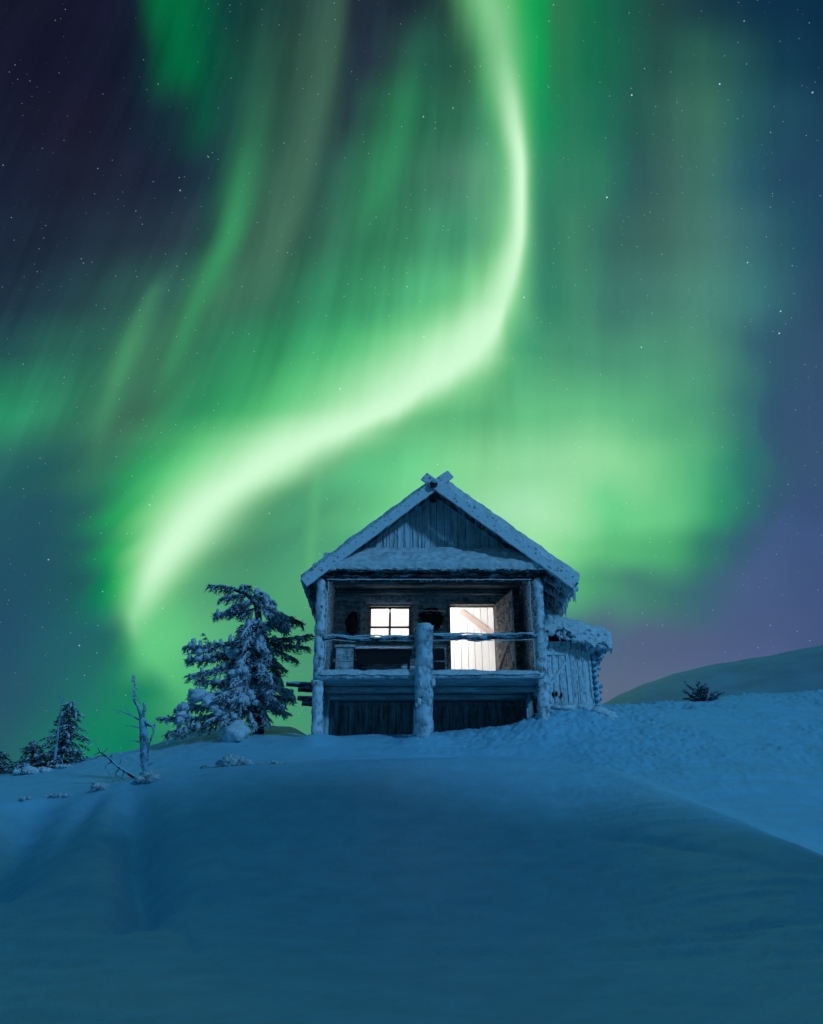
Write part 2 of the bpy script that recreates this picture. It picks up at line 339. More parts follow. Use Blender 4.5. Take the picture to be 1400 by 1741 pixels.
# ------------------------------------------------------------------ materials
def mat(name):
    m = bpy.data.materials.new(name); m.use_nodes = True
    N = NT(m.node_tree); b = N.n('ShaderNodeBsdfPrincipled'); o = N.n('ShaderNodeOutputMaterial')
    N.link(b.outputs[0], o.inputs[0])
    return m, N, b
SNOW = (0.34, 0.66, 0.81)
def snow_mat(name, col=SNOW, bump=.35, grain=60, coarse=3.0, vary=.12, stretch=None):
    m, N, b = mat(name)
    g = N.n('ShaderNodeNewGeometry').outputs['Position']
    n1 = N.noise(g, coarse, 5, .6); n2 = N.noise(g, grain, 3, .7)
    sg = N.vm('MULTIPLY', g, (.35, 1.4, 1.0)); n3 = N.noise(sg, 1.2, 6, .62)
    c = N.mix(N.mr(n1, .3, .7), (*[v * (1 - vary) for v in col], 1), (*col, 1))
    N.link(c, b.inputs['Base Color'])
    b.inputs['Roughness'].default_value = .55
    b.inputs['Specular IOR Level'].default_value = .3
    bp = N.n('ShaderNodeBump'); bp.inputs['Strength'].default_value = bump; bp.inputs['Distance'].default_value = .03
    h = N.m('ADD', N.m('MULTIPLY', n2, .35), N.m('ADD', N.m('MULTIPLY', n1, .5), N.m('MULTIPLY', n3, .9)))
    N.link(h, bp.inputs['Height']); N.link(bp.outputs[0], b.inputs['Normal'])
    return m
def wood_mat(name, wood, frost=.4, axis='X', grain=1.0, fscale=9, streak=(1, 1, 1), fcol=(.50, .74, .86), edge=.12):
    """weathered timber with rime grown over it; frost = share covered"""
    m, N, b = mat(name)
    g = N.n('ShaderNodeNewGeometry').outputs['Position']
    sc = {'X': (1.2, 14, 14), 'Y': (14, 1.2, 14), 'Z': (14, 14, 1.2)}[axis]
    gv = N.noise(N.vm('MULTIPLY', g, tuple(v * grain for v in sc)), 1.6, 5, .65)
    wc = N.mix(N.mr(gv, .3, .7), (*[v * .45 for v in wood], 1), (*[min(1, v * 1.5) for v in wood], 1))
    f1 = N.noise(N.vm('MULTIPLY', g, streak), fscale, 6, .7)
    f2 = N.noise(g, 45, 3, .7)
    fz = N.m('ADD', N.m('MULTIPLY', f1, .72), N.m('MULTIPLY', f2, .28))
    nz = N.n('ShaderNodeSeparateXYZ'); N.link(N.n('ShaderNodeNewGeometry').outputs['Normal'], nz.inputs[0])
    up = N.m('MULTIPLY', N.m('MAXIMUM', nz.outputs[2], 0), .35)
    thr = .5 + (.5 - frost) * .42
    f = N.mr(N.m('ADD', fz, up), thr - edge * .5, thr + edge * .5)
    N.link(N.mix(f, wc, (*fcol, 1)), b.inputs['Base Color'])
    b.inputs['Roughness'].default_value = .75
    b.inputs['Specular IOR Level'].default_value = .25
    bp = N.n('ShaderNodeBump'); bp.inputs['Strength'].default_value = .8; bp.inputs['Distance'].default_value = .02
    N.link(N.m('ADD', N.m('MULTIPLY', f, .8), N.m('ADD', N.m('MULTIPLY', gv, .5), N.m('MULTIPLY', f2, .5))), bp.inputs['Height'])
    N.link(bp.outputs[0], b.inputs['Normal'])
    return m
def plain(name, col, rough=.6, var=.3, scale=8):
    m, N, b = mat(name)
    g = N.n('ShaderNodeNewGeometry').outputs['Position']
    N.link(N.mix(N.noise(g, scale, 4, .6), (*[v * (1 - var) for v in col], 1), (*[min(1, v * (1 + var)) for v in col], 1)), b.inputs['Base Color'])
    b.inputs['Roughness'].default_value = rough
    return m
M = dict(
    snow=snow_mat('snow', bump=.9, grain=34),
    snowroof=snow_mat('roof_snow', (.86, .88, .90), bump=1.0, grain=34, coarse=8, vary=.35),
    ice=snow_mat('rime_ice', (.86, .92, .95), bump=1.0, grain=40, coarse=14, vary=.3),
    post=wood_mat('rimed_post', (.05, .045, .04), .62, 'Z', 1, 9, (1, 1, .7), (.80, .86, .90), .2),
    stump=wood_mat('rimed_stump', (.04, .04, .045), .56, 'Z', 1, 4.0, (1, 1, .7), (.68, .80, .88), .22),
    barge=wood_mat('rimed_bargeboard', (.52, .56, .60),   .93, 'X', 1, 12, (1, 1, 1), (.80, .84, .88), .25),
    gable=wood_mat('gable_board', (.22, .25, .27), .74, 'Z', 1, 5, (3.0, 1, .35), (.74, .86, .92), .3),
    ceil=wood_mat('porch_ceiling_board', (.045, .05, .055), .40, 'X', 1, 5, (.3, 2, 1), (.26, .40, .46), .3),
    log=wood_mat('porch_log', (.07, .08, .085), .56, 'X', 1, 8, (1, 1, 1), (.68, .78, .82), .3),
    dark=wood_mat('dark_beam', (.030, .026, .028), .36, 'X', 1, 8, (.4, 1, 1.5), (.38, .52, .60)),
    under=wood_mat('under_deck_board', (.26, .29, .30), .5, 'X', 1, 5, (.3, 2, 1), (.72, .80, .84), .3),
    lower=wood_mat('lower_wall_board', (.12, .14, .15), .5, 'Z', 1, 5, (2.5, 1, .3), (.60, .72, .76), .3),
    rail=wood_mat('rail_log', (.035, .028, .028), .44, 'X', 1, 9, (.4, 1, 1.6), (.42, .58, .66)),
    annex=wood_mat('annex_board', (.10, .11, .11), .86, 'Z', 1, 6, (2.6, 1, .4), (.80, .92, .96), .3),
    ends=wood_mat('log_end', (.05, .05, .05), .58, 'Y', 1, 12),
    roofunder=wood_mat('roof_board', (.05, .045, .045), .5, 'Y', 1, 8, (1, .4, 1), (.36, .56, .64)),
    doorwood=wood_mat('door_leaf_board', (.20, .15, .13), .56, 'Z', 1, 26, (1, 1, .6), (.66, .62, .60), .2),
    pale=plain('interior_board', (.82, .82, .815), .7, .06, 4),
    tan=plain('inner_brace', (.60, .47, .41), .7, .1, 4),
    frame=wood_mat('window_timber', (.30, .27, .26), .3, 'X', 1, 10, (1, 1, 1), (.66, .68, .70)),
    bar=plain('glazing_bar', (.03, .03, .035), .6),
    sack=plain('dark_cloth', (.012, .010, .012), .9),
    bark=wood_mat('spruce_bark', (.035, .028, .026), .34, 'Z', 1, 10),
    dead=wood_mat('dead_wood', (.10, .10, .10), .55, 'Z', 1, 8, (1, 1, .6), (.34, .60, .74), .2),
    deaddark=wood_mat('bare_branch', (.03, .028, .03), .34, 'Z', 1, 10),
    needle=plain('spruce_needle', (.030, .034, .036), .7, .55, 3),
    needle2=plain('rimed_needle', (.30, .33, .38), .8, .35, 3),
    treesnow=snow_mat('tree_snow', (.80, .84, .90), bump=.8, grain=40, coarse=9, vary=.25),
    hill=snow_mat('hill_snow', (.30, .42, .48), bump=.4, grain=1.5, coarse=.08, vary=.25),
)
def glass_mat():
    m, N, b = mat('window_glass')
    b.inputs['Base Color'].default_value = (1, 1, 1, 1); b.inputs['Roughness'].default_value = .02
    b.inputs['Transmission Weight'].default_value = 1; b.inputs['IOR'].default_value = 1.02
    b.inputs['Specular IOR Level'].default_value = .2
    return m
M['glass'] = glass_mat()

# ------------------------------------------------------------------ ground
# each column: photograph column, then for eleven rows of the terrain the distance and the row where that ground is seen
T = {
 -420: [(4,1790),(7,1640),(10,1500),(12.6,1400),(14.4,1355),(15.2,1346),(16,1340),(17,1334),(18.5,1330),(20,1329)],
 0:    [(4,1790),(7,1632),(10,1492),(12.6,1392),(14.2,1347),(15,1336),(16,1326),(17,1320),(18.2,1315),(19.2,1313)],
 130:  [(4,1790),(7,1628),(10,1485),(12.6,1382),(14.1,1342),(15,1328),(16,1315),(17,1304),(18,1296),(19,1294)],
 230:  [(4,1790),(7,1622),(10,1472),(12.5,1362),(13.9,1326),(14.9,1319),(15.9,1304),(17,1290),(18,1280),(19,1278)],
 330:  [(4,1790),(7,1615),(10,1462),(12.5,1348),(13.8,1313),(14.7,1309),(15.7,1290),(17,1268),(18.2,1251),(19,1247)],
 400:  [(4,1790),(7,1612),(10,1454),(12.5,1338),(13.8,1306),(14.7,1302),(15.6,1284),(17,1254),(18.2,1238),(19,1234)],
 490:  [(4,1790),(7,1610),(10,1450),(12.5,1332),(13.8,1300),(14.6,1298),(15.4,1278),(16.6,1252),(18.2,1239),(19,1236)],
 540:  [(4,1790),(7,1610),(10,1448),(12.5,1330),(13.7,1296),(14.6,1294),(15.3,1276),(16.2,1257),(18.2,1256),(19,1256)],
 700:  [(4,1790),(7,1608),(10,1440),(12.5,1320),(13.6,1288),(14.6,1289),(15.3,1276),(16.2,1256),(18.2,1253),(19,1252)],
 860:  [(4,1790),(7,1602),(10,1432),(12.4,1316),(13.4,1290),(14.4,1293),(15.2,1274),(16.2,1243),(18.2,1238),(19,1237)],
 930:  [(4,1788),(7,1598),(10,1424),(12.2,1320),(13.2,1296),(14.2,1300),(15.2,1270),(16.3,1230),(18.2,1222),(19,1221)],
 1010: [(4,1785),(6.8,1595),(9.5,1430),(11.6,1334),(12.6,1309),(13.6,1315),(14.8,1278),(16.4,1229),(18.2,1213),(20,1211)],
 1090: [(4,1780),(6.4,1605),(8.6,1455),(10.6,1357),(11.4,1335),(12.6,1342),(14.2,1296),(16.4,1238),(19,1206),(21,1204)],
 1200: [(4,1775),(5.8,1630),(7.6,1495),(9.3,1400),(10.1,1384),(11.4,1392),(13.5,1316),(16.4,1247),(20,1203),(22.5,1197)],
 1300: [(3.8,1775),(5.4,1645),(6.9,1525),(8.3,1442),(9.1,1430),(10.4,1438),(13,1335),(16.6,1255),(21,1198),(24.5,1186)],
 1400: [(3.6,1775),(5,1660),(6.4,1565),(7.5,1490),(8.2,1478),(9.6,1487),(12.5,1360),(17,1262),(22,1198),(26.5,1183)],
 1560: [(3.4,1775),(4.6,1680),(5.6,1600),(6.6,1556),(7.2,1546),(8.4,1552),(12,1385),(17,1270),(24,1195),(30,1172)],
 2000: [(3.0,1775),(4.2,1690),(5.2,1625),(6.1,1596),(6.7,1590),(8.0,1580),(12,1400),(18,1270),(28,1170),(36,1140)],
}
def cubic(xs, ys, x):
    """monotone (PCHIP) interpolation, columns of ys together"""
    xs = np.asarray(xs, float); ys = np.asarray(ys, float); h = np.diff(xs)
    hs = h.reshape((-1,) + (1,) * (ys.ndim - 1)); dl = np.diff(ys, axis=0) / hs
    d = np.zeros_like(ys); d[0] = dl[0]; d[-1] = dl[-1]
    w1 = 2 * hs[1:] + hs[:-1]; w2 = hs[1:] + 2 * hs[:-1]
    a, b = dl[:-1], dl[1:]
    with np.errstate(divide='ignore', invalid='ignore'):
        d[1:-1] = np.where(a * b > 0, (w1 + w2) / (w1 / a + w2 / b), 0)
    i = np.clip(np.searchsorted(xs, x) - 1, 0, len(xs) - 2)
    t = ((x - xs[i]) / h[i]).reshape((-1,) + (1,) * (ys.ndim - 1)); hh = hs[i]
    return (2*t**3-3*t**2+1)*ys[i] + (t**3-2*t**2+t)*hh*d[i] + (-2*t**3+3*t**2)*ys[i+1] + (t**3-t**2)*hh*d[i+1]
cols = sorted(T)
tab = []
for c in cols:
    r = [(d, zat(y, d)) for d, y in T[c]]
    d9, z9 = r[-1]
    right = max(0, min(1, (c - 1000) / 400))
    ext = [(1.2, -.78)] + r + [(d9 + 2.5, z9 + .15 * right - .25), (d9 + 8, z9 - 1.2 + .9 * right), (d9 + 24, z9 - 6 + 2 * right), (110, -14), (420, -34), (1800, -70)]
    tab.append(ext)
tab = np.array(tab)                         # column, row, (D, z)
svals = np.array([(c - 700) / 1430 for c in cols])
def sample_axis(a, b, n0): return np.linspace(a, b, n0, endpoint=False)
s_in = np.arange(-.56, .56, .0022)
s_out = np.concatenate([np.linspace(-3.2, -.56, 60, endpoint=False), s_in, np.linspace(.56, 3.2, 60)])
sc_q = np.clip(s_out, svals[0], svals[-1])
A = cubic(svals, tab, sc_q)                 # (ns, rows, 2)
nr = tab.shape[1]
rr = np.concatenate([np.linspace(0, 5, 150, endpoint=False), np.linspace(5, 11, 300, endpoint=False), np.linspace(11, nr - 1, 70)])
B = cubic(np.arange(nr), np.swapaxes(A, 0, 1), rr)      # (nrr, ns, 2)
D = B[..., 0]; Z = B[..., 1]
X = s_out[None, :] * D
pts = np.stack([X.ravel(), D.ravel(), np.zeros(X.size)], 1)
S = np.broadcast_to(s_out[None, :], D.shape)
rrb = np.broadcast_to(rr[:, None], D.shape)
near = np.clip((24 - D) / 6, 0, 1) * np.clip((D - 1) / 2, 0, 1)
zn = vnoise(pts, .35, 1, 2).reshape(D.shape) * .05 * near
rough = np.clip((rrb - 5.6) / 1.2, 0, 1) * np.clip((40 - D) / 15, 0, 1)
side = .35 + .65 * np.clip((S + .02) / .12, 0, 1)
n_a = vnoise(pts * np.array([1, .55, 1]), 1.6, 5, 3).reshape(D.shape)
n_b = vnoise(pts * np.array([1, .7, 1]), 6.5, 9, 3).reshape(D.shape)
n_c = vnoise(pts, 15, 12, 2).reshape(D.shape)
pm = np.clip(vnoise(pts, .45, 61, 3).reshape(D.shape) * 1.6 + .55, .12, 1.15) * np.clip((rrb - 6.0) / 2.2, .4, 1)
n_s = vnoise(np.stack([X.ravel() * .5, (D - X * .12).ravel() * 3.2, np.zeros(X.size)], 1), 1.0, 71, 3).reshape(D.shape)
zn += rough * side * (pm * (.10 * n_a + .085 * np.abs(n_b) ** 1.2 + .050 * n_c) + (1.1 - np.clip(pm, 0, 1)) * .075 * n_s)
for bx, by, bh, br in ((-1.80, 15.9, .14, .4), (2.53, 15.9, .13, .45), (.24, 15.65, .16, .4), (3.3, 16.8, .16, .6), (-.8, 16.3, .05, .7), (1.4, 16.3, .06, .7)):
    zn += bh * np.exp(-((X - bx) ** 2 + (D - by) ** 2) / br ** 2)
# wind ripples and soft swells on the smooth foreground
fore = np.clip((5.4 - rrb) / 1.0, 0, 1)
w = X * .45 + D * 1.0 + .6 * vnoise(pts, .5, 22, 2).reshape(D.shape)
n_d = vnoise(np.stack([X.ravel() * .8, (D + X * .3).ravel() * 4.5, np.zeros(X.size)], 1), 1.0, 41, 3).reshape(D.shape)
zn += fore * near * (.060 * (.25 - np.abs(n_d)) + .010 * n_c) * np.clip(vnoise(pts, .6, 51, 2).reshape(D.shape) + .35, 0, 1)
zn += fore * near * (.032 * vnoise(np.stack([X.ravel() * .35, (D + X * .22).ravel() * 1.6, np.zeros(X.size)], 1), 1.0, 31, 3).reshape(D.shape))
def groove(px, width, depth, p=2):
    """a soft trench along ground points (x, y)"""
    global zn
    best = np.full(D.shape, 1e9); tt = np.zeros(D.shape)
    L = len(px) - 1
    for k in range(L):
        ax, ay = px[k]; bx, by = px[k + 1]
        t = np.clip(((X - ax) * (bx - ax) + (D - ay) * (by - ay)) / ((bx - ax) ** 2 + (by - ay) ** 2), 0, 1)
        dd = np.hypot(X - ax - t * (bx - ax), D - ay - t * (by - ay))
        m_ = dd < best; best = np.where(m_, dd, best); tt = np.where(m_, (k + t) / L, tt)
    zn = zn - depth * np.exp(-(best / width) ** p) * np.clip(np.minimum(tt, 1 - tt) * 5, 0, 1) ** .7
def gp(Xp, Dd): return ((Xp - 700) / 1430 * Dd, Dd)
groove([gp(235, 13.6), gp(245, 12.4), gp(262, 10.8), gp(285, 9.0), gp(262, 7.8)], .28, .30)
groove([gp(255, 12.2), gp(272, 10.4), gp(290, 8.8)], .14, .04)
groove([gp(80, 13.6), gp(70, 12.0), gp(40, 10.6), gp(20, 9)], .40, .45)
groove([gp(180, 13.4), gp(150, 12.2), gp(120, 11)], .22, .18)
groove([gp(300, 8.8), gp(330, 7.8), gp(385, 6.6), gp(420, 5.8)], .06, .02)
groove([gp(330, 9.6), gp(500, 9.3), gp(760, 9.0)], .05, .02)
groove([gp(960, 9.9), gp(1100, 8.9), gp(1220, 8.1), gp(1330, 7.3)], .09, .04)
groove([gp(1130, 15.0), gp(1250, 14.4), gp(1380, 14.0)], .05, .04)
# the wind lip along the crest of the drift at right
lip = np.exp(-((rrb - 6.05) / .22) ** 2) * np.clip((S - .14) / .12, 0, 1)
zn += lip * .09
Z = Z + zn
# the ground goes on behind the camera
back = []
for d, wdt, z in ((-60, 60, -3.5), (-12, 12, -1.5), (-3, 4.5, -.95), (.2, 2.2, -.8)):
    back.append(np.stack([s_out * wdt, np.full(len(s_out), float(d)), np.full(len(s_out), z)], 1))
grid = np.concatenate([np.array(back), np.stack([X, D, Z], 2)], 0)
nR, nS = grid.shape[:2]
ii = (np.arange(nR - 1)[:, None] * nS + np.arange(nS - 1)[None, :]).ravel()
quads = np.stack([ii, ii + 1, ii + nS + 1, ii + nS], 1)
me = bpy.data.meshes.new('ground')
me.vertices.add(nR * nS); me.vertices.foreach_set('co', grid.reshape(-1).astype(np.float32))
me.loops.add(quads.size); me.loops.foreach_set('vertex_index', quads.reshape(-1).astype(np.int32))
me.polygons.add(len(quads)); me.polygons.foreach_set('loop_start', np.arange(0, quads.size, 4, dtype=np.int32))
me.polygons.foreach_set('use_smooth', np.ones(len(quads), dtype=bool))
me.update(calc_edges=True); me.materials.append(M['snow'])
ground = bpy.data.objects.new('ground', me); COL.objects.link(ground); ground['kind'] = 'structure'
BV = BVHTree.FromPolygons(grid.reshape(-1, 3).tolist(), quads.tolist())
def gz(x, y):
    h = BV.ray_cast(Vector((x, y, 60)), Vector((0, 0, -1)))
    return h[0].z if h[0] else 0
def on_ground(Xp, D_): return Vector(((Xp - 700) / 1430 * D_, D_, gz((Xp - 700) / 1430 * D_, D_)))

# the far fell
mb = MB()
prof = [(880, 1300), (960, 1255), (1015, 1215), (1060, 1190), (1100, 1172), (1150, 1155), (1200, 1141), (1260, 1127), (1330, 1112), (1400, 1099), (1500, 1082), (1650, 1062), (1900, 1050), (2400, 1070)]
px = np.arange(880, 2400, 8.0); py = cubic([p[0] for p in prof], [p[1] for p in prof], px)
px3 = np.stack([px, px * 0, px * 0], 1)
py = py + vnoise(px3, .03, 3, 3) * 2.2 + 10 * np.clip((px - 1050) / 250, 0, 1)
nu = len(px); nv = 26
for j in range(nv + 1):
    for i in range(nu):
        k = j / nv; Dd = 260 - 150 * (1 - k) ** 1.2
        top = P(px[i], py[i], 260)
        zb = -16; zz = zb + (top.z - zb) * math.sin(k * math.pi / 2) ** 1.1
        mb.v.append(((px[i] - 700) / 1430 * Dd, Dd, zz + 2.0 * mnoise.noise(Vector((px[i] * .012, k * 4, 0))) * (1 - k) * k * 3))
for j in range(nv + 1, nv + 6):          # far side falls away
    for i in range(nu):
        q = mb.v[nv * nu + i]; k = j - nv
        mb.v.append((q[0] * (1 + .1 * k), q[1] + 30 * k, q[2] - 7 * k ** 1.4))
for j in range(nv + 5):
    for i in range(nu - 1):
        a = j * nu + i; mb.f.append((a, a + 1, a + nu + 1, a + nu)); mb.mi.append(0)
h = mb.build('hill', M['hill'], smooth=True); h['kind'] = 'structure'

# unseen mound added behind the camera at right, shaped to shade the foreground snow
mb = MB(); n1, n2 = 70, 90
for j in range(n2):
    for i in range(n1):
        l = 2 + 60 * i / (n1 - 1); q = 14 - 70 * j / (n2 - 1)
        x = l * math.sin(MAZ) - q * math.cos(MAZ); y = l * math.cos(MAZ) + q * math.sin(MAZ)
        sm = lambda t: max(0, min(1, t)) ** 2 * (3 - 2 * max(0, min(1, t)))
        HB = 18.9 * sm((l - 4) / 16) * sm((10.7 - q) / 3) * sm((q + 55) / 20)
        mb.v.append((x, y, HB - 6 + 3 * sm((l - 3) / 10) + .8 * mnoise.noise(Vector((x * .12, y * .12, 0)))))
for j in range(n2 - 1):
    for i in range(n1 - 1):
        a = j * n1 + i; mb.f.append((a, a + n1, a + n1 + 1, a + 1)); mb.mi.append(0)
h = mb.build('hill', M['hill'], smooth=True); h['kind'] = 'structure'  # the added mound, out of view, blocks the moon

# ------------------------------------------------------------------ the log cabin
XL, XR = -1.84, 2.54                 # post lines
DF, DB, DE = 16.0, 18.0, 21.5        # porch front, room wall, back wall
ZD = 4.03                            # deck
AP = Vector((.50, 0, 8.14)); ELX, ELZ = -2.22, 5.90; ERX, ERZ = 3.34, 5.84
cab = empty('log_cabin', (0.35, DF, gz(.35, DF)), 'two storey log cabin covered in rime with a lit porch window and open door', 'cabin')
def rx(x):                           # roof line height at x
    return AP.z + (ELZ - AP.z) * (AP.x - x) / (AP.x - ELX) if x < AP.x else AP.z + (ERZ - AP.z) * (x - AP.x) / (ERX - AP.x)
# roof: two slopes of boards with a snow layer each
for sx_, ex, ez, nm in ((-1, ELX, ELZ, 'left'), (1, ERX, ERZ, 'right')):
    mb = MB(); a = Vector((AP.x, 0, AP.z)); e = Vector((ex, 0, ez)); d = (e - a); n = Vector((-d.z, 0, d.x)).normalized()
    if n.z < 0: n = -n
    nb = 12
    for k in range(nb):
        p0 = a.lerp(e, (k + .04) / nb); p1 = a.lerp(e, (k + .96) / nb); c = (p0 + p1) / 2
        mb.plank(c + Vector((0, 15.82 + R.uniform(-.02, .02), 0)), c + Vector((0, 22.0, 0)), (p1 - p0).length, .05, d, 24, .005)
    roof = mb.build('roof', M['roofunder'], cab)
    mb = MB()
    h_ = .10 if sx_ < 0 else .20
    ov = .02
    t0 = n * .03
    a0 = a + t0 + Vector((0, 15.80, 0)); e0 = e + t0 + Vector((0, 15.80, 0)); a1 = a + t0 + Vector((0, 22.0, 0)); e1 = e + t0 + Vector((0, 22.0, 0))
    mb.cap(a0, e0, e1, a1, h_, .03 if sx_ < 0 else .05, .16, 90, 90, .035, 3.2, 4 + sx_, .05)
    mb.build('roof_snow', M['snowroof'], roof, True)
    # bargeboard, crossing its twin above the ridge
    mb = MB(); q = d.normalized()
    top = a - q * (.36 if sx_ < 0 else .22); bot = e + q * .04
    off = -n * .10
    y_ = 15.76 if sx_ < 0 else 15.70
    mb.plank(top + off + Vector((0, y_, 0)), bot + off + Vector((0, y_, 0)), .21, .05, n, 40, .007)
    bb = mb.build('bargeboard', M['barge'], cab)
    mb = MB()
    L = (bot - top).length
    for k in range(int(L / .026)):
        t = (k + R.random()) * .026 / L
        c = top.lerp(bot, t) + off + n * (R.uniform(-.06, .09) if t * L < .45 else R.uniform(-.04, .15)) + Vector((0, y_ - .02 + R.uniform(-.02, .03), 0))
        mb.blob(c, R.uniform(.008, .022 if sx_ < 0 else .027), (1.3, .8, 1), .5, 2.5, 2, k)
    mb.build('rime_crust', M['snowroof'], bb, True)
# ridge log poking out with a snow cap
mb = MB(); mb.log((AP.x - .02, 15.6, AP.z - .14), (AP.x - .02, 22.1, AP.z - .14), .08, .08, .01)
rp = mb.build('ridge_pole', M['dark'], cab, True)
mb = MB()
for k in range(9): mb.blob((AP.x + R.uniform(-.15, .15), 15.80 + R.uniform(-.03, .2), AP.z + .02 + R.uniform(-.05, .04)), R.uniform(.03, .05), (1.2, 1, .9), .5, 2, 2, k)
mb.build('snow_cap', M['snowroof'], rp, True)
# gable wall
mb = MB(); x = -1.35; yg = 16.45
while x < 2.4:
    w_ = R.uniform(.13, .18); xc_ = x + w_ / 2
    zt = min(rx(x), rx(x + w_)) - .06
    if zt > 6.2:
        xa_, xb_, yo = x + .005, x + w_ - .005, yg + R.uniform(-.010, .010)
        zs = (6.2, 6.2, rx(xb_) - .03, rx(xa_) - .03)
        mb.add([(xa_, yo, zs[0]), (xb_, yo, zs[1]), (xb_, yo, zs[2]), (xa_, yo, zs[3]), (xa_, yo + .03, zs[0]), (xb_, yo + .03, zs[1]), (xb_, yo + .03, zs[2]), (xa_, yo + .03, zs[3])],
               [(0, 1, 2, 3), (7, 6, 5, 4), (0, 4, 5, 1), (1, 5, 6, 2), (2, 6, 7, 3), (3, 7, 4, 0)])
    x += w_
mb.box((-1.9, yg + .03, 6.2), (2.7, yg + .06, 6.75))
gable = mb.build('gable_wall', M['gable'], cab)
mb = MB()
for k in range(26):
    xx = R.uniform(-1.0, 2.0); zt = rx(xx) - .15; zb = max(6.7, zt - R.uniform(.3, 1.2))
    if zt > 6.85: mb.tube([(xx + R.uniform(-.01, .01), yg - .02, zt - (zt - zb) * i / 8) for i in range(9)], [R.uniform(.006, .016) for i in range(9)], 6, .004, 9, k)
mb.build('rime_streak', M['ice'], gable, True)
# porch roof with its snow, shingle ends and fascia
mb = MB()
f0 = (-2.06, 15.78, 6.08); f1 = (2.80, 15.78, 6.08); b1 = (2.05, 16.44, 6.70); b0 = (-1.15, 16.44, 6.70)
n_sh = 38
for k in range(n_sh):
    u0, u1 = k / n_sh, (k + .93) / n_sh
    c0 = Vector(f0).lerp(Vector(f1), (u0 + u1) / 2); c1 = Vector(b0).lerp(Vector(b1), (u0 + u1) / 2)
    c0 = c0 + Vector((0, R.uniform(-.03, .02), R.uniform(-.012, .008)))
    mb.plank(c0, c1, (u1 - u0) * 4.8, .03, (1, 0, 0), 4, .004)
pr = mb.build('porch_roof', M['dark'], cab)
mb = MB()
f0s, f1s = Vector((-2.06, 15.80, 6.115)), Vector((2.84, 15.80, 6.115))
mb.cap(f0s, f1s, (2.10, 16.42, 6.73), (-1.20, 16.42, 6.73), .13, .02, .12, 130, 26, .05, 2.6, 3, .02)
for k in range(60):
    xx = R.uniform(-2.0, 2.8); mb.blob((xx, 15.77 + R.uniform(-.02, .02), 6.10 + R.uniform(-.02, .02)), R.uniform(.02, .05), (1.8, 1, .6), .5, 2, 2, k)
for k in range(7):
    xx = R.uniform(-1.2, 2.2); mb.blob((xx, 16.2, 6.56), R.uniform(.1, .16), (1.6, 1, .5), .5, 2, 3, k)
mb.build('porch_snow', M['snowroof'], pr, True)
mb = MB(); mb.plank((-1.98, 15.90, 6.02), (2.74, 15.90, 6.02), .10, .05, (0, 0, 1), 30, .008)
mb.build('fascia', M['dark'], pr)
# header beam + ceiling
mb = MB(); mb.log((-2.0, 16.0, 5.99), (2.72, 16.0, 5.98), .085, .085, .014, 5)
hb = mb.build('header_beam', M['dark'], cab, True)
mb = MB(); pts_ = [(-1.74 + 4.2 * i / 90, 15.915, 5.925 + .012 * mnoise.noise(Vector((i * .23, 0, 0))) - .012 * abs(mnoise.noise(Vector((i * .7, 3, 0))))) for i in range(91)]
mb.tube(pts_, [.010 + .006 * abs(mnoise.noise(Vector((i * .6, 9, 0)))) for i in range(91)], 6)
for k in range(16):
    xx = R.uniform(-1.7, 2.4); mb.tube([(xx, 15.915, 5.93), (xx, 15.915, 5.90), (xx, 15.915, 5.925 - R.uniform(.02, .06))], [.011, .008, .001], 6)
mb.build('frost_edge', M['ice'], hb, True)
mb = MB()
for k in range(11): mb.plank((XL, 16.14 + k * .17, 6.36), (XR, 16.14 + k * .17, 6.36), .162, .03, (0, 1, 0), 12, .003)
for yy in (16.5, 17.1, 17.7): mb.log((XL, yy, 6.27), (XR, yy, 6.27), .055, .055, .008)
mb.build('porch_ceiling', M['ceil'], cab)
# corner posts and stout middle post
for k, (x0, x1, zt, zb, r) in enumerate(((-1.80, -1.87, 6.0, 2.45, .105), (2.53, 2.60, 6.0, 2.6, .115))):
    mb = MB(); mb.log((x0, DF, zb), (x1, DF, zt), r * 1.05, r * .92, .022, 7, 16, .035, k)
    mb.build('post', M['post'], cab, True)
mb = MB()
zt = zat(1068, 15.75); c0 = P(720, 1258, 15.75); c1 = P(722, 1068, 15.75)
mb.tube([c0.lerp(c1, i / 60) + Vector((.006 * math.sin(i * .35), 0, -.15 if i == 0 else 0)) for i in range(61)], [(.200 - .030 * min(1, i / 26)) for i in range(61)], 22, .022, 4, 4)
mp = mb.build('middle_post', M['stump'], cab, True)
mb = MB()
mb.blob((c1.x, 15.75, zt + .02), .165, (1.05, 1.05, .45), .25, 2, 3, 3)
for k in range(26): mb.blob((c1.x + R.uniform(-.17, .17), 15.75 - .14 + R.uniform(-.03, .03), R.uniform(2.8, zt)), R.uniform(.02, .05), (1, .6, 1.5), .5, 2, 2, k)
mb.build('snow_cap', M['ice'], mp, True)
# inner frame of rime round the porch opening
for xx, sgn in ((XL + .13, 1), (XR - .115, -1)):
    mb = MB(); pl = [(xx + .02 * mnoise.noise(Vector((i * .3, xx, 0))), 15.95, 4.1 + (5.9 - 4.1) * i / 40) for i in range(41)]
    mb.tube(pl, [.010 + .008 * abs(mnoise.noise(Vector((i * .5, xx, 4)))) for i in range(41)], 6)
    for k in range(14):
        z_ = 4.9 + k * .07; mb.tube([(xx - .01, 15.95, z_), (xx + sgn * .04, 15.96, z_ - .02), (xx + sgn * .07, 15.98, z_ - .06)], [.008, .006, .002], 5)
    mb.build('frost_edge', M['ice'], cab, True)
